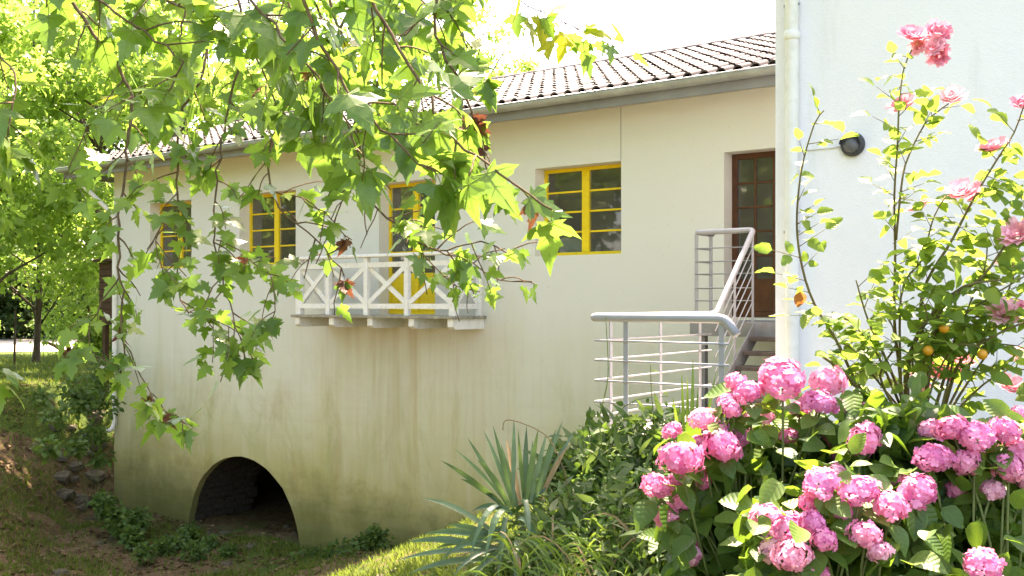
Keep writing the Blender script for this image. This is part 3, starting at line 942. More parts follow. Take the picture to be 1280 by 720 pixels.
# lower railing: side towards the stream and front
rl = empty('lower_railing', (SX, 7.6, LZ)); setparent(rl, st)
BXR = -3.49; BYF = 7.6
MB().tube(arcpts([(SX, 10.0, HZ), (SX, BYF, HZ), (BXR - .06, BYF, HZ), (BXR + .04, BYF, HZ - .13)], .055), .038, 14).build('handrail', gm, rl)
for y in (7.9, 8.82, 9.66): flat(y, SX, LZ - .1 if y < 8 else LZ, HZ - .03, rl, 'y')
for x in (-4.46, -3.58): flat(BYF, x, LZ - .25, HZ - .03, rl, 'x')
for dz in (.20, .37, .545, .73, .86):
    z = HZ - dz
    MB().tube([(SX + .006, 9.9, z), (SX + .006, BYF + .03, z), (SX + .03, BYF - .012, z), (BXR - .02, BYF - .012, z)], .0095, 8).build('bar', gm, rl)
# stair flight rail and upper landing rail
ru = empty('upper_railing', (SX, 11, UZ)); setparent(ru, st)
HU = EYE + .82
MB().tube(arcpts([(-5.5, 11.42, HU), (-5.5, 11.0, HU), (SX, 11.0, HU), (SX, 10.05, HZ + .02), (SX, 9.93, HZ + .01)], .05), .032, 12).build('handrail', gm, ru)
for (x, y) in ((-5.5, 11.0), (-5.5, 11.38)):
    flat(y, x, UZ - .05, HU - .02, ru, 'x')
flat(10.98, SX, UZ - .1, HU - .03, ru, 'y'); flat(10.5, SX, LZ + .45, HZ + .48, ru, 'y')
for dz in (.19, .345, .49, .655, .80):
    MB().tube([(-5.506, 11.4, HU - dz), (-5.506, 10.992, HU - dz), (SX, 10.992, HU - dz), (SX - .01, 10.03, HZ - dz * .92)], .008, 8).build('bar', gm, ru)

# ================================================================= LEAF SHAPES
def plane_leaf(seed, curl=.12, fold=.10, pet=.38):
    """five-lobed leaf, petiole base at the origin, tip along +Y, about 1 long"""
    r = random.Random(seed)
    half = [(.10, -.07), (.31, -.14), (.25, .0), (.41, .05), (.63, .24), (.46, .245), (.41, .31), (.28, .29), (.195, .335), (.29, .52), (.205, .545), (.13, .74), (.085, .79)]
    rib = [(0, 0), (0, .30), (0, .62), (0, 1.0)]
    def z(x, y):
        d = math.hypot(x, y)
        return -curl * d * d + fold * abs(x) * (1 - .4 * y) - .10 * (abs(x) ** 2) + .035 * math.sin(7 * x + seed) * d
    def warp(x, y):
        return (x * (1 + r.uniform(-.05, .05)) , y * (1 + r.uniform(-.04, .04)) + pet, z(x, y))
    m = MB()
    ribv = [(x, y + pet, z(x, y)) for x, y in rib]
    for sgn in (1, -1):
        hv = [warp(sgn * x, y) for x, y in half]
        vs = ribv + hv; o = 4
        T = [(0, o, o+1), (0, o+1, o+2), (0, o+2, o+3), (0, o+3, o+5), (o+3, o+4, o+5), (0, o+5, o+7), (o+5, o+6, o+7), (0, o+7, o+8), (0, o+8, 1),
             (1, o+8, 2), (o+8, o+9, o+10), (o+8, o+10, 2), (2, o+10, o+11), (2, o+11, o+12), (2, o+12, 3)]
        if sgn < 0: T = [(a, c, b) for a, b, c in T]
        m.add(vs, T, 0, False)
    # veins and petiole, slightly proud on both faces
    def strip(a, b, w_, up=.006):
        a = Vector(a); b = Vector(b); d = (b - a).normalized(); s_ = Vector((d.y, -d.x, 0)) * w_
        for e in (up, -up):
            u = Vector((0, 0, e))
            m.add([a - s_ + u, a + s_ + u, b + u], [(0, 1, 2)], 1)
    def vz(x, y): return (x, y + pet, z(x, y))
    for (x, y) in ((.56, .19), (-.56, .19), (.27, -.11), (-.27, -.11)): strip(vz(0, 0), vz(x, y), .012)
    strip(vz(0, 0), vz(0, .62), .014); strip(vz(0, .6), vz(0, .97), .009)
    for s_ in (1, -1): strip(vz(0, .30), vz(.24 * s_, .48), .008)
    m.tube([(0, 0, -.03), (.01, pet * .5, .02), (0, pet, 0)], [.014, .011, .010], 3, 1, False)
    return m
PL = [plane_leaf(1, .10, .16), plane_leaf(2, .30, .10), plane_leaf(3, .02, .30), plane_leaf(4, .45, .22), plane_leaf(5, .22, -.12), plane_leaf(6, .55, .05)]
PLm = [m_.mesh('plane_leaf', [M['plane_leaf'], M['vein']]) for m_ in PL]
PLy = [m_.mesh('plane_leaf_yellow', [M['yellow_leaf'], M['vein']]) for m_ in PL[:3]]
PLd = [plane_leaf(20 + k, .9, .55, .3).mesh('withered_leaf', [M['dead_leaf'], M['dead_leaf']]) for k in range(3)]
def tri_faces(m):
    out = []
    for f in m.f:
        out.append(f[:3])
        if len(f) == 4: out.append((f[0], f[2], f[3]))
        elif len(f) > 4:
            for k in range(2, len(f) - 1): out.append((f[0], f[k], f[k+1]))
    return out
def oval_leaf(seed, wid=.30, serr=.03, fold=.14, curl=.22, n=6, pet=.12):
    """oval pointed leaf folded on its midrib"""
    m = MB(); r = random.Random(seed); mid = []; L = []; R = []
    for k in range(n + 1):
        u = k / n; y = pet + u * (1 - pet)
        ww = wid * (math.sin(math.pi * min(1, u ** .82)) ** .75) if 0 < k < n else 0
        ww *= 1 + r.uniform(-serr, serr) * 2
        zc = -curl * (u ** 2) + .03 * math.sin(5 * u + seed)
        mid.append((0, y, zc)); R.append((ww, y - .03 + serr * (k % 2), zc + fold * ww * 2)); L.append((-ww, y - .03 + serr * (k % 2), zc + fold * ww * 2))
    vs = mid + R + L; q = n + 1
    T = []
    for k in range(n):
        if k == 0: T += [(0, q+1, 1), (0, 1, 2*q+1)]
        elif k == n - 1: T += [(k, q+k, k+1), (k, k+1, 2*q+k)]
        else: T += [(k, q+k, q+k+1), (k, q+k+1, k+1), (k, k+1, 2*q+k+1), (k, 2*q+k+1, 2*q+k)]
    m.add(vs, T, 0, True)
    m.add([(-.012, 0, 0), (.012, 0, 0), (0, pet + .02, .0)], [(0, 1, 2)], 0)
    return m
rhomb = (np.array([(0, 0, 0), (.34, .45, .10), (0, 1, -.08), (-.34, .45, .10)]), np.array([(0, 1, 2), (0, 2, 3)]))

def place(name, mesh, p, M3, parent):
    o = link(name, mesh)
    m4 = M3.to_4x4(); m4.translation = p
    loc, rot, sc = m4.decompose()
    o.location = loc; o.rotation_mode = 'QUATERNION'; o.rotation_quaternion = rot; o.scale = sc
    setparent(o, parent)
    return o

def rv(s=1.0): return Vector((rng.gauss(0, s), rng.gauss(0, s), rng.gauss(0, s)))

def smooth_line(pts, step=.06):
    """Catmull-Rom through the points, sampled about every step metres"""
    pts = [Vector(p) for p in pts]; out = []
    for i in range(len(pts) - 1):
        p0 = pts[max(i-1, 0)]; p1 = pts[i]; p2 = pts[i+1]; p3 = pts[min(i+2, len(pts)-1)]
        n_ = max(2, int((p2 - p1).length / step))
        for k in range(n_):
            u = k / n_
            out.append(.5 * ((2*p1) + (p2 - p0)*u + (2*p0 - 5*p1 + 4*p2 - p3)*u*u + (3*p1 - p0 - 3*p2 + p3)*u**3))
    out.append(pts[-1]); return out

# ================================================================= PLANE TREE IN FRONT
TB = Vector((-9.0, 2.4, height(-9.0, 2.4) - .1))
ptree = tag(empty('plane_tree', TB), 'plane tree with broad lobed leaves hanging in front of the cream house', 'tree')
tp = [TB, TB + Vector((.05, .05, 1.6)), TB + Vector((-.1, .2, 3.6)), TB + Vector((.2, .5, 6.0)), TB + Vector((.3, .8, 8.5)), TB + Vector((.2, 1.0, 11))]
MB().tube(smooth_line(tp, .3), list(np.interp(np.linspace(0, 1, len(smooth_line(tp, .3))), [0, .08, .5, 1], [.55, .40, .30, .10])), 14).build('trunk', M['bark'], ptree)
fork = TB + Vector((.2, .5, 6.2))
LEAVES = []      # (p, M3, kind)
def add_leaf(p, d, n, s, kind=None):
    LEAVES.append((Vector(p), mat_of(d, n, s), kind if kind is not None else rng.randrange(len(PL))))
SUNUP = (S * .55 + Vector((0, 0, .6))).normalized()
OPEN = [(288, 372, 232, 335, .62), (372, 470, 300, 392, .82), (400, 490, 185, 300, .62), (470, 565, 318, 395, .72), (190, 245, 245, 340, .35), (300, 420, 165, 240, .5), (370, 640, 380, 470, .8), (620, 720, 285, 420, .7), (520, 600, 225, 285, .3)]
def leaf_at(p, out, size, dead=False, yellow=False):
    q_ = proj(p + Vector((0, 0, -.08)))
    for (xa, xb__, ya, yb, pr) in OPEN:
        if q_ and q_[2] < 7 and xa < q_[0] < xb__ and ya < q_[1] < yb and rng.random() < pr: return
    d = (out * .85 + Vector((0, 0, -rng.uniform(.05, .85))) + rv(.28))
    n_ = (Vector((0, 0, 1)) * rng.uniform(.4, 1.2) + Vector((SA, -CA, 0)) * rng.uniform(-.15, .6) + rv(.38))
    add_leaf(p, d, n_, size * (.6 if dead else 1), 'dead' if dead else ('yellow' if yellow else None))
BPTS = []
def branch(pts, r0, r1, spacing, size, twl=.28, twn=4, start=.15, bare=(), dead=.008, yellow=.03, sidedrop=.5):
    """pts: (px, py, t) points of a hanging branch; side twigs with leaves along it"""
    L = smooth_line([P(*p) for p in pts], .05)
    for i in range(1, len(L) - 1): L[i] = L[i] + rv(.006)
    n_ = len(L); BPTS.extend(L[n_ // 4:])
    b = MB(); b.tube(L, list(np.linspace(r0 * .62, r1 * .8, n_)), 6)
    tot = sum((L[i+1] - L[i]).length for i in range(n_ - 1))
    acc = 0; nxt = tot * start; 
    for i in range(n_ - 1):
        acc += (L[i+1] - L[i]).length
        if acc < nxt: continue
        nxt += spacing * rng.uniform(.7, 1.35)
        u = acc / tot
        d0 = (L[min(i+3, n_-1)] - L[max(0, i-3)]).normalized()
        side = d0.cross(rv()).normalized()
        tl = twl * rng.uniform(.5, 1.25)
        q = [L[i]]; dirv = (side * .9 + d0 * .45)
        for k in range(4):
            dirv = (dirv + Vector((0, 0, -sidedrop * .35)) + rv(.12)).normalized()
            q.append(q[-1] + dirv * tl / 4)
        b.tube(q, list(np.linspace(max(r1, r0 * .45 * (1 - u)), .0025, 5)), 4)
        m_ = max(2, int(twn * rng.uniform(.7, 1.3)))
        for k in range(m_):
            v = (k + .6) / m_
            pp = q[min(4, int(v * 4))].lerp(q[min(4, int(v * 4) + 1)], v * 4 - int(v * 4)) if v < 1 else q[4]
            o_ = (dirv.cross(rv()).normalized() + dirv * .5)
            if k == m_ - 1: o_ = dirv
            leaf_at(pp, o_, size * rng.uniform(.62, 1.15) * (1), rng.random() < dead, rng.random() < yellow)
    for k in range(3): leaf_at(L[-1], (L[-1] - L[-3]).normalized() + rv(.5), size * rng.uniform(.7, 1.0))
    return b.build('branch', M['twig'], ptree)
B = branch
# hanging sprays in front of the far windows
B([(40,-90,5.6),(110,30,5.6),(162,110,5.6),(158,200,5.5),(147,280,5.5),(150,350,5.5),(156,430,5.5),(152,470,5.5)], .018, .005, 0.123, 0.117, .24, 4, .2)
B([(150,345,5.5),(120,390,5.5),(110,420,5.45),(125,455,5.4)], .007, .003, 0.108, 0.117, .2, 5, .1)
B([(156,430,5.5),(175,470,5.5),(195,500,5.4),(215,520,5.4),(232,530,5.35)], .007, .003, 0.026, 0.125, .12, 5, .62, dead=.02)
B([(262,-80,5.2),(262,40,5.2),(244,112,5.1),(224,150,5.1),(222,240,5.1),(229,300,5.1),(220,350,5.1),(236,392,5.0)], .015, .004, 0.108, 0.110, .24, 5, .3)
B([(224,250,5.1),(195,300,5.0),(205,345,5.0)], .006, .003, 0.087, 0.110, .2, 5, .2)
B([(236,390,5.0),(270,400,5.0),(305,420,5.0)], .005, .003, 0.072, 0.110, .18, 5, .2)
B([(290,-80,5.3),(300,60,5.2),(282,150,5.2),(268,250,5.1),(272,330,5.1),(290,390,5.1),(292,430,5.05)], .014, .004, 0.101, 0.110, .24, 5, .3)
B([(270,300,5.1),(310,320,5.0),(345,355,4.9),(340,400,4.9)], .006, .003, 0.079, 0.110, .2, 5, .15)
B([(290,400,5.1),(300,430,5.0),(305,452,5.0)], .005, .003, 0.058, 0.117, .14, 5, .3)
B([(470,-80,4.6),(420,50,4.7),(360,130,4.8),(336,200,4.8),(348,260,4.8),(395,300,4.8),(430,345,4.8)], .014, .004, 0.094, 0.110, .24, 5, .25)
B([(345,240,4.8),(390,255,4.7),(440,300,4.7)], .006, .003, 0.094, 0.103, .2, 4, .2)
B([(395,-70,4.8),(430,80,4.8),(447,170,4.8),(455,235,4.8),(495,280,4.8),(545,312,4.75),(600,300,4.7),(645,325,4.7)], .014, .004, 0.083, 0.107, .22, 5, .25)
B([(500,285,4.8),(540,330,4.8),(565,355,4.8),(600,365,4.8)], .006, .003, 0.072, 0.110, .18, 5, .1)
B([(545,312,4.7),(590,330,4.7),(625,350,4.7),(665,352,4.6)], .006, .003, 0.087, 0.096, .16, 4, .2)
B([(450,210,4.8),(420,270,4.8),(395,330,4.8)], .006, .003, 0.101, 0.103, .2, 4, .2)
# sunny sprays at the top, nearer
B([(430,-80,3.7),(480,30,3.7),(530,110,3.6),(570,175,3.5),(625,215,3.4),(690,262,3.4)], .013, .004, 0.136, 0.170, .2, 4, .1)
B([(350,-80,3.6),(400,50,3.6),(450,130,3.6),(500,185,3.5),(545,215,3.5)], .013, .004, 0.130, 0.175, .2, 4, .1)
B([(560,-80,4.2),(545,40,4.2),(585,120,4.2),(602,190,4.2),(620,235,4.2)], .012, .004, 0.165, 0.155, .2, 3, .15, dead=.12)
B([(250,-80,3.9),(330,20,3.9),(385,80,3.8),(430,150,3.8),(450,200,3.8)], .012, .004, 0.142, 0.175, .22, 4, .1)
B([(300,-80,4.0),(365,10,4.0),(395,45,4.0),(350,80,3.9),(335,120,3.9)], .010, .004, 0.153, 0.175, .2, 3, .2)
B([(120,-90,4.2),(200,-10,4.2),(260,30,4.1),(320,70,4.1),(350,150,4.1)], .012, .004, 0.153, 0.165, .22, 4, .1)
B([(40,-90,4.2),(110,-10,4.2),(180,40,4.1),(225,75,4.0),(205,120,4.0)], .012, .004, 0.177, 0.170, .22, 3, .15)
B([(-80,-60,4.4),(-20,40,4.4),(20,100,4.3),(10,170,4.2)], .010, .004, 0.236, 0.160, .2, 3, .2)
B([(-90,60,4.4),(-40,120,4.3),(5,165,4.2),(15,185,4.2)], .008, .003, 0.212, 0.165, .2, 3, .4)
B([(480,-80,4.6),(520,-10,4.5),(560,30,4.4),(590,60,4.4)], .010, .004, 0.153, 0.155, .22, 4, .1)
B([(620,-110,4.3),(575,-30,4.3),(520,30,4.3),(480,60,4.3),(470,110,4.3)], .010, .004, 0.142, 0.155, .22, 4, .1)
B([(590,-60,4.4),(645,-5,4.4),(690,18,4.4),(735,42,4.4),(785,62,4.4)], .006, .003, .075, .125, .09, 3, .35, dead=0, yellow=.8, sidedrop=.2)
B([(-60,400,5.0),(-30,440,5.0),(-5,470,5.0)], .006, .003, 0.142, 0.165, .12, 3, .7)
B([(200,-90,6.4),(230,20,6.4),(190,100,6.4),(110,160,6.4),(80,230,6.3)], .012, .004, 0.201, 0.165, .24, 4, .1)
for (x, y, t_) in ((575, 122, 4.0), (630, 112, 4.1), (636, 155, 4.1), (437, 275, 4.6), (168, 490, 5.4), (447, 360, 4.6), (600, 95, 4.1), (135, 400, 5.4)):
    pn = min(BPTS, key=lambda q: (q - P(x, y, t_)).length_squared)
    for k in range(2): add_leaf(pn, Vector((0, 0, -1)) + rv(.25), rv(), .085, 'dead')
B([(330,-90,5.4),(380,20,5.4),(420,90,5.4),(400,150,5.3)], .012, .004, .12, .16, .24, 4, .1)
B([(500,-90,5.2),(500,20,5.2),(520,80,5.2),(530,140,5.2)], .012, .004, .12, .16, .24, 4, .1)
B([(600,-100,4.8),(590,-20,4.8),(570,30,4.8),(600,90,4.8)], .010, .004, .13, .15, .2, 4, .1)
B([(430,-90,5.0),(460,0,5.0),(440,70,5.0),(480,130,5.0)], .012, .004, .12, .16, .24, 4, .1)
# limbs that carry them, and the crown above the picture
for k, e in enumerate([P(60, -140, 5.6), P(290, -180, 5.2), P(450, -160, 4.2), P(640, -220, 4.6), P(380, -170, 3.8), P(800, -240, 4.6), P(-120, -60, 4.6), Vector((-12, 5.5, 7.5)), Vector((-13.5, 0, 8)), Vector((-7, 7, 8.5)), Vector((-9, -3, 8.5))]):
    mid = fork.lerp(e, .5) + Vector((0, 0, .9))
    pts_ = smooth_line([fork + Vector((0, 0, -.3 + .18 * k)), mid, e], .3)
    MB().tube(pts_, list(np.linspace(.13, .022, len(pts_))), 8).build('limb', M['bark'], ptree)

def infront(v, mg=40):
    q = proj(v)
    return q is not None and -mg < q[0] < 1280 + mg and -mg < q[1] < 720 + mg
scored = []
for (p, m3, kd) in LEAVES:
    q = proj(p)
    s_ = m3.col[1].length
    vis_ = q is not None and -30 < q[0] < 1310 and -30 < q[1] < 750
    scored.append(((s_ / q[2] + (1 if kd == 'dead' else 0)) if vis_ else 0, p, m3, kd))
scored.sort(key=lambda a: -a[0])
cnt = 0; massT = []; massM = []
for (sc_, p, m3, kd) in scored:
    if cnt < 300 and sc_ > 0:
        if cnt >= 300 and kd == 'yellow': kd = 0
        if kd == 'dead': mesh_ = rng.choice(PLd)
        elif kd == 'yellow': mesh_ = rng.choice(PLy)
        else: mesh_ = PLm[kd]
        if cnt < 300:
            place('leaf', mesh_, p, m3, ptree); cnt += 1
            continue
    massT.append(tuple(p)); massM.append(np.array(m3))
# crown out of sight above: dappled shade on the stream and the yucca
N = 15000
cen = []
while len(cen) < 170:
    c = Vector((rng.uniform(-17, -3.6), rng.uniform(-4, 8.2), rng.uniform(4.6, 11)))
    if len(cen) % 6 == 0: cen.append(Vector((rng.uniform(-8, -3.8), rng.uniform(6.5, 9.6), rng.uniform(5.8, 8.5)))); continue
    if ((c.x + 10) / 7.5) ** 2 + ((c.y - 2.2) / 6.8) ** 2 + ((c.z - 7.2) / 4) ** 2 < 1: cen.append(c)
for k in range(N):
    p = rng.choice(cen) + rv(.42)
    if infront(p, 140) or p.x > -3.2: continue
    g_ = p - S * ((p.z - 2.4) / S.z)
    if ((g_.x > -2.7 and g_.y > .8) or (-3.7 < g_.x and .8 < g_.y < 4.3)) and rng.random() < .95: continue
    if -7.5 < g_.x < -3.7 and 1.2 < g_.y < 6 and rng.random() < .45: continue
    massT.append(tuple(p)); massM.append(np.array(mat_of(rv() + Vector((0, 0, -.5)), rv(.6) + Vector((0, 0, 1)), rng.uniform(.13, .24))))
tpl = PL[0]
tf_ = np.array([f for f, mi in zip(tpl.f, tpl.m) if mi == 0])
used = sorted(set(tf_.reshape(-1))); re_ = {a: i for i, a in enumerate(used)}
tv_ = np.array([tpl.v[a] for a in used]); tf_ = np.array([[re_[a] for a in f] for f in tf_])
tag(bulk('foliage', tv_, tf_, np.array(massM), np.array(massT), M['plane_leaf_mass'], ptree), kind='stuff')

# ================================================================= TREES BEYOND
def tree(px, t, h, rx, label, mat, base=None, n=9000, low=.25, leaf=.20, trunk=.22, lean=0, nclump=90, cat='tree', tm='trunk', name='tree', group=None):
    g = P(px, HOR, t); gz = height(g.x, g.y)
    b = Vector((g.x, g.y, gz))
    e = tag(empty(name, b), label, cat, group)
    top = b + Vector((lean, 0, h))
    tr = smooth_line([b - Vector((0, 0, .2)), b + Vector((rng.uniform(-.2, .2), rng.uniform(-.2, .2), h * .35)), b + Vector((lean * .6 + rng.uniform(-.3, .3), 0, h * .65)), top - Vector((0, 0, h * .12))], .5)
    k = len(tr); mb_ = MB(); mb_.tube(tr, list(np.interp(np.linspace(0, 1, k), [0, .07, 1], [trunk * 1.5, trunk, trunk * .18])), 9)
    cl = []
    for _ in range(nclump):
        while True:
            v = Vector((rng.uniform(-1, 1), rng.uniform(-1, 1), rng.uniform(-1, 1)))
            if .15 < v.length < 1: break
        v = v * (v.length ** -.35)
        zc = h * (low + (1 - low) * (.5 + .5 * v.z))
        wz = rx * (1.0 - .35 * abs((zc / h) - .5))
        c = b + Vector((v.x * wz, v.y * wz, zc)) + Vector((lean * zc / h, 0, 0)) + rv(rx * .06)
        cl.append((c, rng.uniform(.5, 1.15) * rx * .17))
    mb_.build('trunk', M[tm], e)
    lm = MB()
    for c, r_ in cl[::4]:
        f_ = min(.92, max(.15, (c.z - b.z) / h * .75)); a_ = tr[int(f_ * (k - 1))]
        q_ = [a_, a_.lerp(c, .55) + Vector((0, 0, .25)), c]
        lm.tube(q_, [trunk * .3, trunk * .17, .02], 5)
    lm.build('limbs', M[tm], e)
    w_ = np.array([r_ ** 2 for _, r_ in cl]); w_ /= w_.sum()
    ci = nrng.choice(len(cl), n, p=w_)
    C = np.array([tuple(c) for c, _ in cl])[ci]; Rr = np.array([r_ for _, r_ in cl])[ci]
    off = nrng.normal(size=(n, 3)); off /= np.linalg.norm(off, axis=1, keepdims=True); off *= (nrng.random((n, 1)) ** .45)
    off[:, 2] *= .75
    T = C + off * Rr[:, None]
    Dv = off * .8 + nrng.normal(size=(n, 3)) * .6 + np.array([0, 0, -.35])
    Nv = np.array([0, 0, .9]) + nrng.normal(size=(n, 3)) * .55
    ok = T[:, 2] > gz + .15
    o = bulk('crown', rhomb[0], rhomb[1], frames(Dv, Nv, leaf * nrng.uniform(.6, 1.3, n))[ok], T[ok], M[mat], e, np.clip(nrng.normal(.5, .25, int(ok.sum())), 0, 1))
    tag(o, kind='stuff')
    return e
tg = 'woodland trees beyond the house'
tree(-60, 26, 12, 4.2, 'bright green tree at the left edge behind the stream bank', 'tree_a', n=15000, low=.16, group=tg)
tree(45, 31, 14, 4.4, 'bright green tree whose foliage hangs over the driveway', 'tree_a', n=20000, low=.05, trunk=.10, nclump=120, group=tg)
tree(130, 36, 13, 4.6, 'leafy tree rising just left of the far roof corner', 'tree_b', n=15000, low=.15, group=tg)
tree(-20, 52, 19, 7, 'tall tree deep in the wood at the left edge', 'tree_b', n=15000, low=.1, leaf=.3, group=tg)
tree(110, 56, 20, 7, 'tall tree deep in the wood beyond the driveway', 'tree_a', n=15000, low=.1, leaf=.3, group=tg)
tree(212, 29.5, 11.5, 4.6, 'green tree showing above the far end of the tiled roof', 'tree_a', n=15000, low=.2, group=tg)
tree(345, 40, 14.5, 5, 'green tree showing above the roof over the left windows', 'tree_b', n=14000, low=.25, group=tg)
tree(455, 44, 16, 5, 'green tree showing above the roof over the balcony', 'tree_a', n=12000, low=.25, group=tg)
tree(580, 46, 16.5, 3.8, 'sparse pale tree against the white sky above the roof', 'tree_a', n=4200, low=.35, group=tg, nclump=60)
# dark undergrowth behind the driveway
for i, (px, t_, h, r_) in enumerate(((-60, 50, 3.2, 3.2), (10, 52, 3.6, 3.2), (75, 51, 3.0, 3.0), (140, 53, 3.4, 3.2))):
    tree(px, t_, h, r_, ('dark evergreen bush at the left edge beyond the driveway', 'dark evergreen bush beyond the driveway behind the thin stake', 'dark evergreen bush beyond the driveway behind the red stemmed shrub', 'dark evergreen bush beyond the driveway beside the house corner')[i],
         'tree_d', n=7000, low=0.0, leaf=.22, trunk=.1, nclump=50, cat='bush', name='dark_bush', group='dark bushes beyond the driveway')
# small tree with red twisted stems
bp = onz(87, 447, -.2); b = Vector((bp[0], bp[1], -.25))
rt = tag(empty('red_stemmed_shrub', b), 'small shrub tree with twisted reddish stems on the lawn edge', 'shrub')
for pts_ in ([(87,447),(80,440),(68,432),(55,427)], [(87,447),(86,435),(84,425),(88,412)], [(88,447),(95,436),(103,422),(106,405),(112,385)], [(95,436),(100,428),(108,422),(120,412)]):
    t_ = -b.x * SA + b.y * CA
    L = smooth_line([P(x, y, t_ + rng.uniform(-.3, .3)) for x, y in pts_], .15)
    MB().tube(L, list(np.linspace(.11, .035, len(L))), 7).build('stem', M['redbark'], rt)
n = 2500; c0 = P(105, 372, t_)
T = np.array(c0) + nrng.normal(size=(n, 3)) * np.array([1.1, .8, .7])
tag(bulk('crown', rhomb[0], rhomb[1], frames(nrng.normal(size=(n, 3)), nrng.normal(size=(n, 3)) + [0, 0, 1], nrng.uniform(.1, .2, n)), T, M['tree_b'], rt), kind='stuff')
# stake
sp_ = onz(18, 456, -.2)
m = MB(); m.tube([(sp_[0], sp_[1], -.4), (sp_[0] + .03, sp_[1], .6), (sp_[0] + .06, sp_[1], 1.35)], [.035, .032, .028], 7)
m.tube([(sp_[0] + .06, sp_[1], 1.35), (sp_[0] + .06, sp_[1], 1.42)], [.028, .008], 7)
tag(m.build('garden_stake', M['trunk']), 'thin dark stake standing in the lawn at the left', 'stake')
# woods behind the viewer's left, mirrored in the window panes
for i, (x, y, h, r_) in enumerate(((-25, -7, 13, 5.5), (-17, -13, 14, 5.5), (-33, -1, 13, 5.5), (-9, -16, 13, 5))):
    pr__ = Vector((x, y, 0)); tt_ = -x * SA + y * CA; rr_ = x * CA + y * SA
    b = Vector((x, y, height(x, y)))
    e = tag(empty('tree', b), 'tree behind the viewer mirrored in the panes, ' + ('nearest the stream', 'second from the stream', 'farthest left', 'farthest right')[i], 'tree', 'trees mirrored in the window panes')
    MB().tube([b - Vector((0, 0, .3)), b + Vector((.1, 0, h * .4)), b + Vector((0, .2, h * .85))], [.34, .24, .06], 9).build('trunk', M['trunk'], e)
    n = 11000
    u = nrng.normal(size=(n, 3)); u /= np.linalg.norm(u, axis=1, keepdims=True); u *= nrng.random((n, 1)) ** .4
    T = np.array(b) + np.array([0, 0, h * .55]) + u * np.array([r_, r_, h * .45]) + nrng.normal(size=(n, 3)) * .3
    o = bulk('crown', rhomb[0], rhomb[1], frames(nrng.normal(size=(n, 3)), nrng.normal(size=(n, 3)) + [0, 0, 1], nrng.uniform(.35, .6, n)), T, M['tree_b'], e); tag(o, kind='stuff')

# ================================================================= HYDRANGEAS
def hyd_head(seed, n=95):
    r = random.Random(seed); m = MB(); rd = []
    R_ = .41
    for k in range(n):
        zc = 1 - (k + .5) / n * 1.62
        a = k * 2.39996 + r.uniform(-.12, .12)
        s_ = math.sqrt(max(0, 1 - zc * zc))
        nv = Vector((s_ * math.cos(a), s_ * math.sin(a), zc * .86))
        bump = (1 + .16 * math.sin(2 * a + seed) * s_ + .10 * math.sin(5 * a + 2 * seed + 3 * zc) + r.uniform(-.10, .07))
        c = nv * R_ * bump
        nn = (nv.normalized() + Vector((r.gauss(0, .22), r.gauss(0, .22), r.gauss(0, .22)))).normalized()
        t1 = nn.cross(Vector((r.gauss(0, 1), r.gauss(0, 1), r.gauss(0, 1)))).normalized(); t2 = nn.cross(t1)
        sz = r.uniform(.095, .135); q = r.random()
        for j in range(4):
            aa = j * math.pi / 2
            d = t1 * math.cos(aa) + t2 * math.sin(aa); e = nn.cross(d)
            cup = r.uniform(-.10, .22)
            vs = [c, c + (d * .42 + e * .46) * sz + nn * (cup * .3 * sz), c + (d * .98 + e * .30) * sz + nn * (cup * sz), c + (d * .98 - e * .30) * sz + nn * (cup * sz), c + (d * .42 - e * .46) * sz + nn * (cup * .3 * sz)]
            m.add(vs, [(0, 4, 3), (0, 3, 2), (0, 2, 1)]); rd += [min(1, max(0, q + r.uniform(-.15, .15)))] * 3
    me = m.mesh('flower_head', M['hyd_petal'])
    at_ = me.attributes.new('rnd', 'FLOAT', 'FACE'); at_.data.foreach_set('value', rd)
    return me
HH = [hyd_head(s_) for s_ in range(6)]
HL = [oval_leaf(s_, .33, .03, .16, c_, 7, .10).mesh('hydrangea_leaf', M['hyd_leaf']) for s_, c_ in ((1, .15), (2, .35), (3, .5), (4, .05))]
ol = oval_leaf(7, .33, .02, .15, .25, 5, .08); OLV, OLF = np.array(ol.v), np.array(tri_faces(ol))
CAMV = Vector((0, 0, EYE))
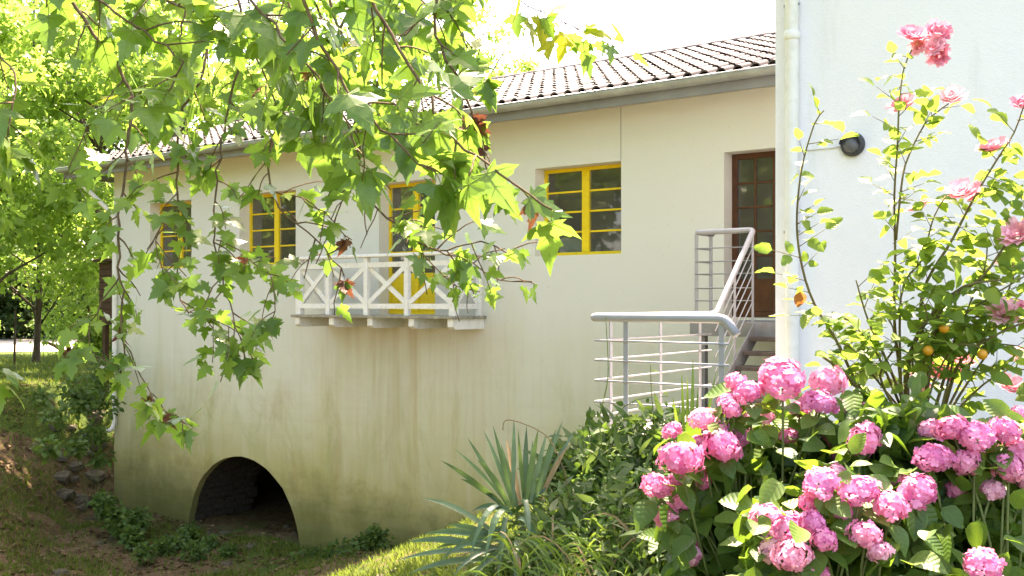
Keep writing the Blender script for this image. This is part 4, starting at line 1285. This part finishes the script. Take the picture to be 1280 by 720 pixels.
def hydrangea(label, base_px, t, heads, regions, nleaf, nmass):
    g = P(base_px, HOR, t); b = Vector((g.x, g.y, height(g.x, g.y)))
    e = tag(empty('hydrangea_bush', b), label, 'bush', 'pink hydrangea bushes')
    def stem(p):
        q = b + Vector((rng.uniform(-.12, .12), rng.uniform(-.12, .12), 0))
        mid = q.lerp(p, .5) + Vector((0, 0, .12)) + rv(.03)
        MB().tube(smooth_line([q, mid, p], .1), .0055, 5).build('stem', M['stem'], e)
    for (x, y, d, dt) in heads:
        tt_ = t + dt; c = P(x, y, tt_); s_ = d * tt_ / F * 1.0
        n_ = (Vector((0, 0, 1)) + (CAMV - c).normalized() * rng.uniform(.25, .8) + rv(.25)).normalized()
        m3 = mat_of(n_.cross(rv()), n_, s_)
        hd_ = place('flower_head', rng.choice(HH), c, m3, e)
        hd_.scale = (s_ * rng.uniform(.92, 1.18), s_ * rng.uniform(.92, 1.15), s_ * rng.uniform(.80, 1.0))
        stem(c - n_ * s_ * .25)
        for k in range(rng.randint(2, 3)):          # a whorl of leaves under the head
            a_ = rv(); dd = (n_.cross(a_)).normalized() + n_ * -.15 + Vector((0, 0, -.15))
            place('leaf', rng.choice(HL), c - n_ * s_ * .42, mat_of(dd, n_ + rv(.2), rng.uniform(.11, .155)), e)
    for k in range(nleaf):
        x0, x1, y0, y1, d0, d1 = rng.choice(regions)
        v = rng.random()
        p = P(rng.uniform(x0, x1), lerp(y0, y1, v), t + rng.uniform(d0, d1))
        dd = rv(.6) + (CAMV - p).normalized() * .5 + Vector((0, 0, -.35))
        nn = Vector((0, 0, 1)) + (CAMV - p).normalized() * rng.uniform(0, .6) + rv(.35)
        place('leaf', rng.choice(HL), p, mat_of(dd, nn, rng.uniform(.09, .15)), e)
    pts_ = []; 
    for k in range(nmass):
        x0, x1, y0, y1, d0, d1 = rng.choice(regions)
        pts_.append(tuple(P(rng.uniform(x0 + 10, x1), rng.uniform(y0 + 25, y1 + 60), t + .12 + rng.uniform(0, .6))))
    n = len(pts_)
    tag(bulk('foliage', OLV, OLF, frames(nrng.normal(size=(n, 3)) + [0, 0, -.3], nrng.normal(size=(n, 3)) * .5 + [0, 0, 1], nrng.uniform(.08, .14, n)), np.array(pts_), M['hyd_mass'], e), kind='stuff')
    return e
hydrangea('pink hydrangea bush with flowers at stair rail height, left of the three', 940, 4.35,
    [(977,473,64,0),(1036,477,50,.1),(1024,504,42,0),(936,491,36,0),(921,479,30,.1),(909,502,30,.05),(915,514,27,0),(878,523,34,0),(840,538,26,.1),(852,573,56,-.2),(901,557,50,-.1),(897,538,38,0),(872,553,24,0),(821,608,42,-.1),(835,643,36,0),(854,627,26,0),(880,600,27,.05),(860,690,38,-.1),(1089,514,30,.2),(1049,569,32,.2),(1034,549,24,.2),(888,575,30,.1),(955,520,28,.1),(985,545,26,.1),(1000,512,26,.15),(930,545,30,.05),(845,600,26,.05),(1062,505,28,.3),(925,520,24,.1)],
    [(850,960,520,600,-.15,.3),(900,1040,500,580,-.1,.4),(835,930,590,720,-.2,.3),(950,1090,515,610,-.1,.4),(870,990,560,700,-.15,.3),(830,900,640,730,-.2,.2)], 210, 1500)
hydrangea('pink hydrangea bush with the largest rounded clusters low in the middle foreground', 1050, 3.75,
    [(1081,549,42,.3),(1026,604,52,0),(1012,628,32,.05),(1073,614,54,0),(1114,633,50,-.05),(1147,614,48,.05),(1016,653,36,-.05),(983,661,46,0),(964,655,58,.08),(989,694,54,-.1),(967,684,42,0),(1030,674,38,-.1),(1079,668,44,-.1),(1022,716,32,-.1),(1050,640,30,0),(1120,600,28,.2),(1100,690,30,-.15),(1045,590,26,.25)],
    [(940,1060,600,730,-.1,.4),(1040,1170,580,730,0,.4),(1080,1200,660,730,-.25,.2),(1000,1130,560,640,.1,.5),(920,980,640,730,0,.3)], 210, 1300)
hydrangea('pink hydrangea bush with clusters at the right edge of the picture', 1230, 3.95,
    [(1229,706,52,-.4),(1167,573,50,0),(1210,577,42,0),(1221,545,50,0),(1190,535,42,.05),(1255,538,44,0),(1262,586,44,-.05),(1272,565,42,0),(1165,538,36,.15),(1285,600,40,0),(1240,610,32,0),(1195,610,28,.1),(1140,545,26,.3),(1275,520,30,.2)],
    [(1140,1290,540,640,-.05,.35),(1160,1300,620,730,-.3,.3),(1180,1300,520,580,0,.4),(1080,1200,500,560,.2,.7),(1060,1160,480,540,.4,.9)], 220, 1400)

# ================================================================= ROSE
RL = [oval_leaf(s_, .32, .05, .14, c_, 8, .06).mesh('rose_leaf', M['rose_leaf']) for s_, c_ in ((11, .1), (12, .3), (13, -.1), (14, .45))]
RLo = oval_leaf(15, .36, .02, .25, .5, 5, .1).mesh('old_rose_leaf', M['rose_leaf_old'])
def rose_bloom(seed):
    r = random.Random(seed); m = MB(); rd = []
    for ring, (n_, rad, up, sz) in enumerate(((4, .08, .30, .34), (6, .20, .26, .42), (7, .34, .18, .48), (8, .46, .06, .48))):
        for k in range(n_):
            a = 2 * math.pi * (k + r.uniform(-.25, .25)) / n_ + ring
            d = Vector((math.cos(a), math.sin(a), 0)); e = Vector((-d.y, d.x, 0)); z = Vector((0, 0, 1))
            tilt = .15 + ring * .20
            u = (d * tilt + z * (1.1 - tilt * .6)).normalized()
            c = d * rad * .4
            q = r.random()
            s_ = sz * r.uniform(.85, 1.15)
            vs = [c - e * .08 * s_, c + e * .08 * s_, c + u * .5 * s_ + e * .5 * s_ + d * .02, c + u * .95 * s_ + e * .36 * s_ + d * (.10 + .05 * ring) * s_ * 2, c + u * 1.02 * s_ + d * .14 * s_ * (1 + ring * .4), c + u * .95 * s_ - e * .36 * s_ + d * (.10 + .05 * ring) * s_ * 2, c + u * .5 * s_ - e * .5 * s_ + d * .02, c + u * .5 * s_ + d * .10 * s_]
            m.add(vs, [(0, 1, 7), (1, 2, 7), (2, 3, 7), (3, 4, 7), (4, 5, 7), (5, 6, 7), (6, 0, 7)], 0, True); rd += [q] * 7
    me = m.mesh('rose_bloom', M['rose_petal'])
    at_ = me.attributes.new('rnd', 'FLOAT', 'FACE'); at_.data.foreach_set('value', rd)
    return me
RB = [rose_bloom(s_) for s_ in range(4)]
RT_ = 4.9
g = P(1135, HOR, RT_ + .1); rb = Vector((g.x, g.y, height(g.x, g.y)))
rose = tag(empty('rose_bush', rb), 'tall climbing rose bush with pink blooms before the white wall', 'rose bush')
nrose = [0]
RMT = []; RMM = []
def rleaf(p, d, n_, s_, old=False):
    m3 = mat_of(d, n_, s_)
    if nrose[0] < 300 or old:
        place('leaf', RLo if old else rng.choice(RL), p, m3, rose); nrose[0] += 1
    else: RMT.append(tuple(p)); RMM.append(np.array(m3))
def spray(p, d, size, n_=5, mbx=None):
    """compound leaf: leaflets in pairs on a thin stalk"""
    d = d.normalized(); side = d.cross(Vector((0, 0, 1)) + rv(.3)).normalized(); up = side.cross(d)
    L = size * 1.5
    if mbx is not None: mbx.tube([p, p + d * L * .5, p + d * L], [.0022, .0018, .0012], 4)
    for k in range(n_):
        if k == n_ - 1: rleaf(p + d * L, d + rv(.15), up + rv(.25), size * 1.05)
        else:
            s_ = 1 if k % 2 else -1
            rleaf(p + d * L * (.35 + .3 * (k // 2)), d * .6 + side * s_ + rv(.15) + Vector((0, 0, -.15)), up + rv(.3), size * rng.uniform(.75, 1))
def cane(pts, r0, r1, gap, size, start=.1, dt=0.0, n_=5):
    k0 = len(pts); base = []
    for i, (x, y) in enumerate(pts): base.append(P(x, y, RT_ + dt * i / k0 + rng.uniform(-.06, .06)))
    L = smooth_line(base, .05)
    cm = MB(); cm.tube(L, list(np.linspace(r0, r1, len(L))), 6)
    for i in range(4, len(L) - 2, 3):
        th = (L[i+1] - L[i-1]).cross(rv()).normalized(); q_ = L[i] + th * .004; cm.tube([q_, q_ + th * .012 + Vector((0, 0, .003))], [.0022, .0004], 4)
    acc = 0; nx_ = gap
    for i in range(1, len(L) - 1):
        acc += (L[i] - L[i-1]).length
        if acc > nx_ and i / len(L) > start:
            nx_ += gap * .55 * rng.uniform(.7, 1.3)
            d = (L[i+1] - L[i-1]).normalized()
            spray(L[i], d.cross(rv()).normalized() + d * .5, size * 1.12 * rng.uniform(.8, 1.15), n_ if rng.random() < .6 else 3, cm)
    cm.build('cane', M['cane'], rose)
cane([(1112,520),(1075,485),(1045,425),(1018,380),(1003,335),(996,280),(1002,212),(1018,155),(1030,138)], .008, .003, .14, .075, .2, -.1, 3)
cane([(1130,560),(1126,480),(1118,400),(1119,320),(1118,245),(1122,180),(1124,130),(1130,85),(1140,62)], .009, .003, .11, .075, .3, 0, 3)
cane([(1120,300),(1126,240),(1132,205),(1150,165),(1165,145),(1188,128)], .006, .003, .13, .072, .1)
cane([(1140,560),(1150,450),(1154,365),(1190,300),(1220,243),(1246,200),(1268,165),(1282,125)], .011, .003, .10, .08, .3)
cane([(1150,560),(1165,440),(1178,385),(1228,346),(1258,305),(1295,270)], .012, .004, .09, .085, .3, -.2)
cane([(1128,540),(1126,372),(1152,325),(1167,272),(1182,245)], .008, .003, .10, .075, .4)
cane([(1125,560),(1105,515),(1075,488),(1050,462),(1020,440)], .014, .005, .11, .08, .4, -.3)
cane([(1165,570),(1186,490),(1202,450),(1242,420),(1300,395)], .012, .004, .08, .085, .3, -.25)
cane([(1138,560),(1133,470),(1147,420),(1168,390),(1205,358),(1250,350)], .018, .005, .09, .085, .3, -.15)
cane([(1140,530),(1110,455),(1085,400),(1070,350)], .009, .003, .09, .085, .35, -.25)
cane([(1135,530),(1095,440),(1060,400),(1040,390)], .008, .003, .10, .08, .4, -.3)
cane([(1160,560),(1215,470),(1250,430),(1290,440)], .009, .003, .09, .085, .3, -.3)
cane([(1160,540),(1190,440),(1200,400),(1240,370),(1290,340)], .009, .003, .09, .085, .3, -.1)
cane([(1150,540),(1170,470),(1200,430),(1235,440)], .007, .003, .07, .085, .3, -.3)
cane([(1150,540),(1140,430),(1160,400),(1150,370)], .007, .003, .07, .085, .3, -.25)
cane([(1150,540),(1100,480),(1070,440),(1055,430)], .007, .003, .07, .085, .3, -.3)
cane([(1170,540),(1230,480),(1270,460),(1300,470)], .007, .003, .07, .085, .2, -.2)
cane([(1170,540),(1205,400),(1230,340),(1235,290)], .007, .003, .08, .08, .4, 0)
cane([(1170,540),(1240,400),(1265,350),(1285,240)], .007, .003, .08, .08, .3, 0)
cane([(1130,530),(1100,470),(1120,430),(1110,395)], .008, .003, .07, .085, .4, -.2)
cane([(1145,530),(1160,430),(1185,405),(1225,395)], .008, .003, .075, .085, .35, -.2)
rleaf(P(1000, 362, RT_ - .05), Vector((0, 0, -1)), Vector((SA, -CA, .3)), .085, True)
for (x, y, d, dt) in ((1140,48,34,0),(1165,60,30,0),(1172,44,34,.03),(1150,58,24,0),(1174,70,28,0),(1190,124,32,0),(1130,134,34,.1),(1243,188,38,0),(1205,243,38,-.05),(1222,243,28,0),(1150,262,30,0),(1272,295,40,-.2),(1255,393,36,-.2),(1276,132,26,0),(1270,388,30,-.1),(1262,330,28,.1),(1180,462,34,.2),(1205,455,30,.2),(1262,485,34,.1),(1190,470,28,.25),(1150,480,30,.25),(1275,448,30,.1)):
    c = P(x, y, RT_ + dt)
    n_ = Vector((0, 0, .7)) + (CAMV - c).normalized() * rng.uniform(.5, 1.2) + rv(.3)
    place('bloom', rng.choice(RB), c, mat_of(n_.cross(rv()), n_, d * RT_ / F * .74), rose)
for (x, y) in ((1228, 443), (1160, 438), (1180, 410)):
    c = P(x, y, RT_ - .25); m = MB(); m.tube([c + Vector((0, 0, z_)) for z_ in (-.024, -.016, 0, .014, .022)], [.006, .018, .024, .018, .006], 10); m.build('hip', M['hip'], rose)
if RMT:
    tag(bulk('foliage', OLV, OLF, np.array(RMM), np.array(RMT), M['rose_mass'], rose), kind='stuff')

# ================================================================= YUCCA, SWORD LEAVES, SHRUBS
def blade(base, tip, w_, sag=.0, ch=.25, n=9, twist=0.0):
    base = Vector(base); tip = Vector(tip); m = MB(); vs = []
    side0 = (tip - base).cross(Vector((SA, -CA, .35)) + rv(.25)).normalized()
    ctl = base.lerp(tip, .55) + Vector((0, 0, sag))
    for k in range(n + 1):
        u = k / n
        p = base * (1-u)**2 + ctl * 2*u*(1-u) + tip * u*u
        ww = w_ * (1.0 - .25 * (1 - u) if u < .4 else max(0.0, 1.0 - ((u - .4) / .6) ** 1.7))
        d = (ctl - base) * (1-u) + (tip - ctl) * u
        nrm = side0.cross(d).normalized()
        vs += [p - side0 * ww / 2 + nrm * ww * ch, p, p + side0 * ww / 2 + nrm * ww * ch]
    for k in range(n):
        a = 3 * k
        m.add(vs[a:a+6], [(0, 1, 4, 3), (1, 2, 5, 4)], 0, True)
    return m
def bladed(name, label, cat, base_px, blades, mat, t, wid, group=None, dry=()):
    g = P(base_px[0], base_px[1], t)
    e = tag(empty(name, (g.x, g.y, height(g.x, g.y))), label, cat, group)
    hgt = height(g.x, g.y)
    cr = Vector((g.x, g.y, max(hgt + .02, g.z)))
    if False:
        MB().tube([(g.x, g.y, hgt - .05), (g.x, g.y, cr.z - .02), (g.x, g.y, cr.z + .06)], [.035, .04, .02], 8).build('stem', M['straw'], e)
    for i, (bx, by, tx, ty, sag, dt) in enumerate(blades):
        b0 = P(bx, by, t + rng.uniform(-.05, .05)); tp_ = P(tx + (tx - bx) * .12, ty + (ty - by) * .14, t + dt)
        blade(b0, tp_, wid * rng.uniform(.8, 1.15), sag, .22).build('leaf', M['straw'] if i in dry else M[mat], e)
    return e
Z = lambda x, y: (500 + x * .3125, 500 + y * .3125)
def zb(bx, by, tx, ty, sag, dt): return (*Z(bx, by), *Z(tx, ty), sag, dt)
bladed('yucca', 'upright blue-green yucca with stiff pointed leaves', 'yucca', Z(470, 440),
    [zb(420,430,190,265,.04,.1), zb(430,420,238,222,.03,-.1), zb(430,420,285,182,.02,.2), zb(450,420,345,155,.02,.15), zb(455,430,380,140,.0,-.1), zb(450,400,455,110,0,.2), zb(500,420,505,140,0,.1), zb(500,420,548,150,.02,-.1), zb(520,410,580,165,.02,.2), zb(540,400,615,150,.02,0), zb(545,400,640,120,.03,.25), zb(480,420,430,180,.0,.3), zb(500,430,475,150,0,-.15), zb(560,390,690,150,.05,.3), zb(440,430,320,260,.05,-.2), zb(530,420,600,200,.0,.2), zb(470,430,410,205,0,.1), zb(420,430,260,330,.05,-.1), zb(560,400,660,210,.04,.1), zb(520,410,530,190,0,.3)],
    'yucca', 5.6, .031, 'yuccas on the bank', dry=(11, 18))
bladed('yucca', 'drooping blue-green yucca with arching leaves at the bank edge', 'yucca', Z(410, 480),
    [zb(370,530,115,412,.06,0), zb(360,590,60,572,.05,.1), zb(380,610,30,638,.05,-.1), zb(400,640,70,690,.06,-.1), zb(390,560,210,505,.03,.2), zb(430,440,290,630,.24,-.2), zb(420,470,392,700,.10,-.25), zb(440,450,300,450,.06,.1), zb(400,560,130,540,.05,.2), zb(500,400,515,540,.05,-.2), zb(430,450,345,640,.2,-.25), zb(450,460,360,470,.1,.15), zb(410,560,180,640,.1,-.2), zb(440,600,230,700,.12,-.25), zb(450,620,300,720,.12,-.3), zb(470,560,460,730,.12,-.3), zb(430,520,250,590,.08,0), zb(470,480,560,620,.15,-.2), zb(640,640,670,600,.0,-.2), zb(640,690,550,720,.08,-.2), zb(650,660,660,740,.05,-.25), zb(440,600,480,720,.1,-.3), zb(400,600,160,600,.08,.1)],
    'yucca', 5.2, .037, 'yuccas on the bank', dry=(21,))
bladed('sword_leaf_plant', 'narrow upright sword leaves standing before the stair railing', 'plant', (862, 570),
    [(855,570,852,475,0,.1),(860,570,859,480,0,0),(868,570,872,492,0,.1),(874,572,893,478,.02,.1),(852,570,842,505,.02,-.1),(880,570,905,500,.03,0),(864,570,866,462,0,.15)], 'sword', 5.4, .022)
nl = oval_leaf(9, .13, .01, .12, .45, 5, .04); NLV, NLF = np.array(nl.v), np.array(tri_faces(nl))
def shrub(label, blobs, n, mat, size, name='leafy_shrub', group=None, cat='shrub', stems=7, narrow=0.0):
    """blobs: (px, py, t, radius metres)"""
    g = P(blobs[0][0], blobs[0][1], blobs[0][2]); b = Vector((g.x, g.y, height(g.x, g.y)))
    e = tag(empty(name, b), label, cat, group)
    for k in range(stems):
        x, y, t_, r_ = blobs[k % len(blobs)]
        p = P(x, y, t_) + rv(r_ * .5)
        q = Vector((lerp(b.x, p.x, .4), lerp(b.y, p.y, .4), b.z)); q.z = height(q.x, q.y)
        MB().tube(smooth_line([q, q.lerp(p, .5) + rv(.04) + Vector((0, 0, .05)), p], .12), [.006] * len(smooth_line([q, q.lerp(p, .5), p], .12)) if False else .005, 5).build('stem', M['stem'], e)
    idx = nrng.integers(0, len(blobs), n)
    C = np.array([tuple(P(x, y, t_)) for x, y, t_, _ in blobs])[idx]; R_ = np.array([r_ for *_, r_ in blobs])[idx]
    u = nrng.normal(size=(n, 3)); u /= np.linalg.norm(u, axis=1, keepdims=True); u *= nrng.random((n, 1)) ** .5
    T = C + u * R_[:, None] * np.array([1.1, 1.1, .9]) + nrng.normal(size=(n, 3)) * .03
    Dv = u * .7 + nrng.normal(size=(n, 3)) * .5; Nv = np.array([.2, -.3, .9]) + nrng.normal(size=(n, 3)) * .5
    sz = size * nrng.uniform(.5, 1.35, n)
    k_ = int(n * (1 - narrow)); FR = frames(Dv, Nv, sz)
    tag(bulk('foliage', OLV, OLF, FR[:k_], T[:k_], M[mat], e), kind='stuff')
    if narrow: tag(bulk('narrow_foliage', NLV, NLF, FR[k_:] * 2.3, T[k_:], M['strap'], e), kind='stuff')
    return e
shrub('leafy green shrub growing below the stair railing', [(760,580,6.3,.30),(800,565,6.4,.28),(735,600,6.1,.25),(780,610,6.0,.3),(830,560,6.2,.25),(820,600,5.9,.28),(710,590,6.3,.15)], 3900, 'shrub', .054, narrow=.3)
shrub('tangled green undergrowth between the yucca and the hydrangeas', [(770,650,5.3,.28),(810,640,5.2,.25),(730,665,5.3,.25),(790,700,5.0,.28),(840,690,4.9,.22),(745,710,5.0,.22),(700,700,5.2,.2),(830,720,4.7,.2),(690,640,5.7,.2),(665,690,5.6,.2),(640,715,5.4,.16),(680,720,5.1,.16)], 3600, 'shrub', .044, narrow=.45)
shrub('ivy clump in the shade on the bank by the house corner', [(122,478,20.9,.35),(132,505,20.6,.3),(110,500,20.2,.22),(134,455,21.2,.3),(98,505,19.8,.2),(118,545,20.0,.22),(126,575,20.0,.2),(88,490,20.0,.2),(70,520,18.8,.2),(50,500,19.4,.2),(95,560,18.8,.18),(60,560,18,.18)], 1500, 'weed', .11, 'ivy_clump', None, 'bush')
shrub('pale blue flowered bush beside the house corner', [(128,415,25,.5),(120,430,25,.4)], 900, 'tree_b', .15, 'flowering_bush', None, 'bush', 3)
wg = 'weeds at the foot of the wall'
shrub('low green weeds in front of the arch mouth', [(225,680,18.6,.2),(245,690,17.9,.2),(205,684,18.2,.18),(262,682,18.6,.16),(235,668,19,.14),(180,690,17.6,.14),(285,690,18,.12)], 1500, 'weed', .085, 'weed_clump', wg, 'weeds', 3)
shrub('green fern clump on the stones left of the arch', [(155,655,19.0,.26),(172,650,19.2,.2),(142,645,19.3,.22),(130,628,19.4,.18),(165,672,18.4,.15)], 1300, 'weed', .10, 'weed_clump', wg, 'weeds', 3)
shrub('dark weeds at the wall foot right of the arch', [(395,698,17.4,.2),(430,692,16.8,.22),(455,684,16.4,.2),(415,700,16.8,.18),(440,698,16.2,.15),(375,702,17.4,.12),(470,672,16.2,.18)], 1500, 'weed', .09, 'weed_clump', wg, 'weeds', 3)
# long arching grass in the undergrowth
gc = P(770, 690, 5.1)
for (lab, bx, by, t_, n_) in (('arching long grass clump below the yucca leaves', 715, 720, 4.9, 60), ('long grass clump beside the pink hydrangeas', 800, 690, 4.9, 70), ('wispy grass clump below the stair railing', 745, 620, 5.6, 40), ('dense grass clump spilling below the drooping yucca', 690, 735, 4.9, 26), ('grass clump in the middle of the tangled undergrowth', 755, 665, 5.0, 60)):
    g = P(bx, by, t_); e = tag(empty('grass_clump', (g.x, g.y, height(g.x, g.y))), lab, 'grass', 'grass clumps on the bank')
    for k in range(n_):
        a = rng.uniform(0, 2 * math.pi); L = rng.uniform(.2, .5)
        b0 = Vector((g.x, g.y, min(g.z, height(g.x, g.y) + .2))) + Vector((rng.gauss(0, .13), rng.gauss(0, .13), 0))
        tp_ = b0 + Vector((math.cos(a) * L * .8, math.sin(a) * L * .8, rng.uniform(-.05, .35) * L * 2))
        blade(b0, tp_, rng.uniform(.007, .014), L * .75, .2, 7).build('blade', M['straw'] if rng.random() < .18 else M['sword'], e)
m = MB(); pts_ = [Z(660, 290), Z(600, 160), Z(520, 105), Z(440, 80), Z(415, 90), Z(412, 120)]
L = smooth_line([P(x, y, 5.5) for x, y in pts_], .04)
m.tube([P(*Z(680, 420), 5.5)] + L, .003, 5)
tag(m.build('dry_stalk', M['straw']), 'thin dry stalk arching above the yucca', 'stalk')
for i, pts_ in enumerate(([(752,560),(750,520),(760,470),(757,395)], [(822,560),(815,500),(813,455)], [(760,560),(770,520),(795,500),(835,495)])):
    L = smooth_line([P(x, y, 6.0) for x, y in pts_], .05)
    g = L[0]; L = [Vector((g.x, g.y, height(g.x, g.y)))] + L
    m = MB(); m.tube(L, list(np.linspace(.004, .002, len(L))), 5)
    for p in L[6::3]:
        d = rv(.6); m.add([p, p + d * .02 + Vector((.006, 0, .004)), p + d.normalized() * .05, p + d * .02 - Vector((.006, 0, 0))], [(0, 1, 2, 3)])
    tag(m.build('weed_stalk', M['sword']), ('tall thin weed stalk rising past the lower handrail', 'thin weed stalk before the middle of the lower railing', 'bent weed stalk below the lower railing')[i], 'weed', 'weed stalks before the railing')

# stones in the bank beside the wall
sw = tag(empty('stone_bank', (-20.2, 12.2, -2)), 'rough mossy stones set in the bank beside the house corner', 'stones')
for k in range(34):
    x = rng.uniform(-21.4, -19.0); y = rng.uniform(11.3, 13.2) if x < -20.1 else rng.uniform(11.2, 12.3)
    o = link('stone', rng.choice(smflat)); s_ = rng.uniform(.14, .36)
    o.scale = (s_ * rng.uniform(.8, 1.4), s_, s_ * rng.uniform(.45, .7)); o.location = (x, y, height(x, y) - s_ * .08)
    o.rotation_euler = (rng.uniform(-.3, .3), rng.uniform(-.3, .3), rng.uniform(0, 3)); setparent(o, sw)
sb = tag(empty('stream_stones', (-16, 11, BED)), 'loose stones scattered in the dry stream bed before the arch', 'stones')
for k in range(20):
    x = rng.uniform(-19, -13.2); y = rng.uniform(8.6, 13.8)
    if y > 12.4: x = rng.uniform(-17, -14.5)
    o = link('stone', rng.choice(smesh)); s_ = rng.uniform(.08, .22)
    o.scale = (s_ * 1.2, s_, s_ * .6); o.location = (x, y, height(x, y) - s_ * .06); o.rotation_euler = (0, 0, rng.uniform(0, 3)); setparent(o, sb)

# grass: short tufts over the banks
def tufts(name, label, n, area, hmin, hmax, mat, dens=None, wid=.22, cat='grass'):
    T = []; 
    while len(T) < n:
        x = rng.uniform(area[0], area[1]); y = rng.uniform(area[2], area[3])
        if dens and rng.random() > dens(x, y): continue
        T.append((x, y, height(x, y) - .01))
    T = np.array(T); n = len(T)
    tv__ = np.array([(-.5 * wid, 0, 0), (.5 * wid, 0, 0), (.12 * wid, .6, .12), (0, 1, .38), (-.3 * wid, .6, .12)]); tf__ = np.array([(0, 1, 2), (0, 2, 4), (4, 2, 3)])
    Dv = nrng.normal(size=(n, 3)) * .45 + [0, 0, 1]; Nv = nrng.normal(size=(n, 3)) * [1, 1, .1]
    o = bulk(name, tv__, tf__, frames(Dv, Nv, nrng.uniform(hmin, hmax, n)), T, mat)
    return tag(o, label, cat, kind='stuff')
def patch(x, y, s=.8, th=0.0): return 1.0 if mnoise.noise(Vector((x * s, y * s, 9))) + .5 * mnoise.noise(Vector((x * s * 3, y * s * 3, 2))) > th else .12
tufts('lawn_grass', 'sunlit lawn grass on the far bank top', 26000, (-34, -20.5, 8, 26), .06, .16, M['grass'])
tufts('bank_grass', 'patchy grass on the stream banks', 30000, (-24, -10.5, 6.5, 12.5), .05, .15, M['grass'], lambda x, y: patch(x, y, .7, .08))
tufts('near_grass', 'short yellowish grass on the near bank', 30000, (-9, -3.2, 2.6, 9.5), .035, .10, M['grass'], lambda x, y: patch(x, y, 1.3, -.35))

# fallen leaves on the banks
n = 5000; T = []
while len(T) < n:
    x = rng.uniform(-23, -11); y = rng.uniform(7, 13.5)
    if rng.random() < patch(x + 5, y, .9, .0): T.append((x, y, height(x, y) + .012))
o = bulk('leaf_litter', rhomb[0], rhomb[1], frames(nrng.normal(size=(n, 3)) * [1, 1, .15], nrng.normal(size=(n, 3)) * .3 + [0, 0, 1], nrng.uniform(.05, .13, n)), np.array(T), M['litter'])
tag(o, 'brown fallen leaves strewn over the stream banks', 'leaf litter', kind='stuff')
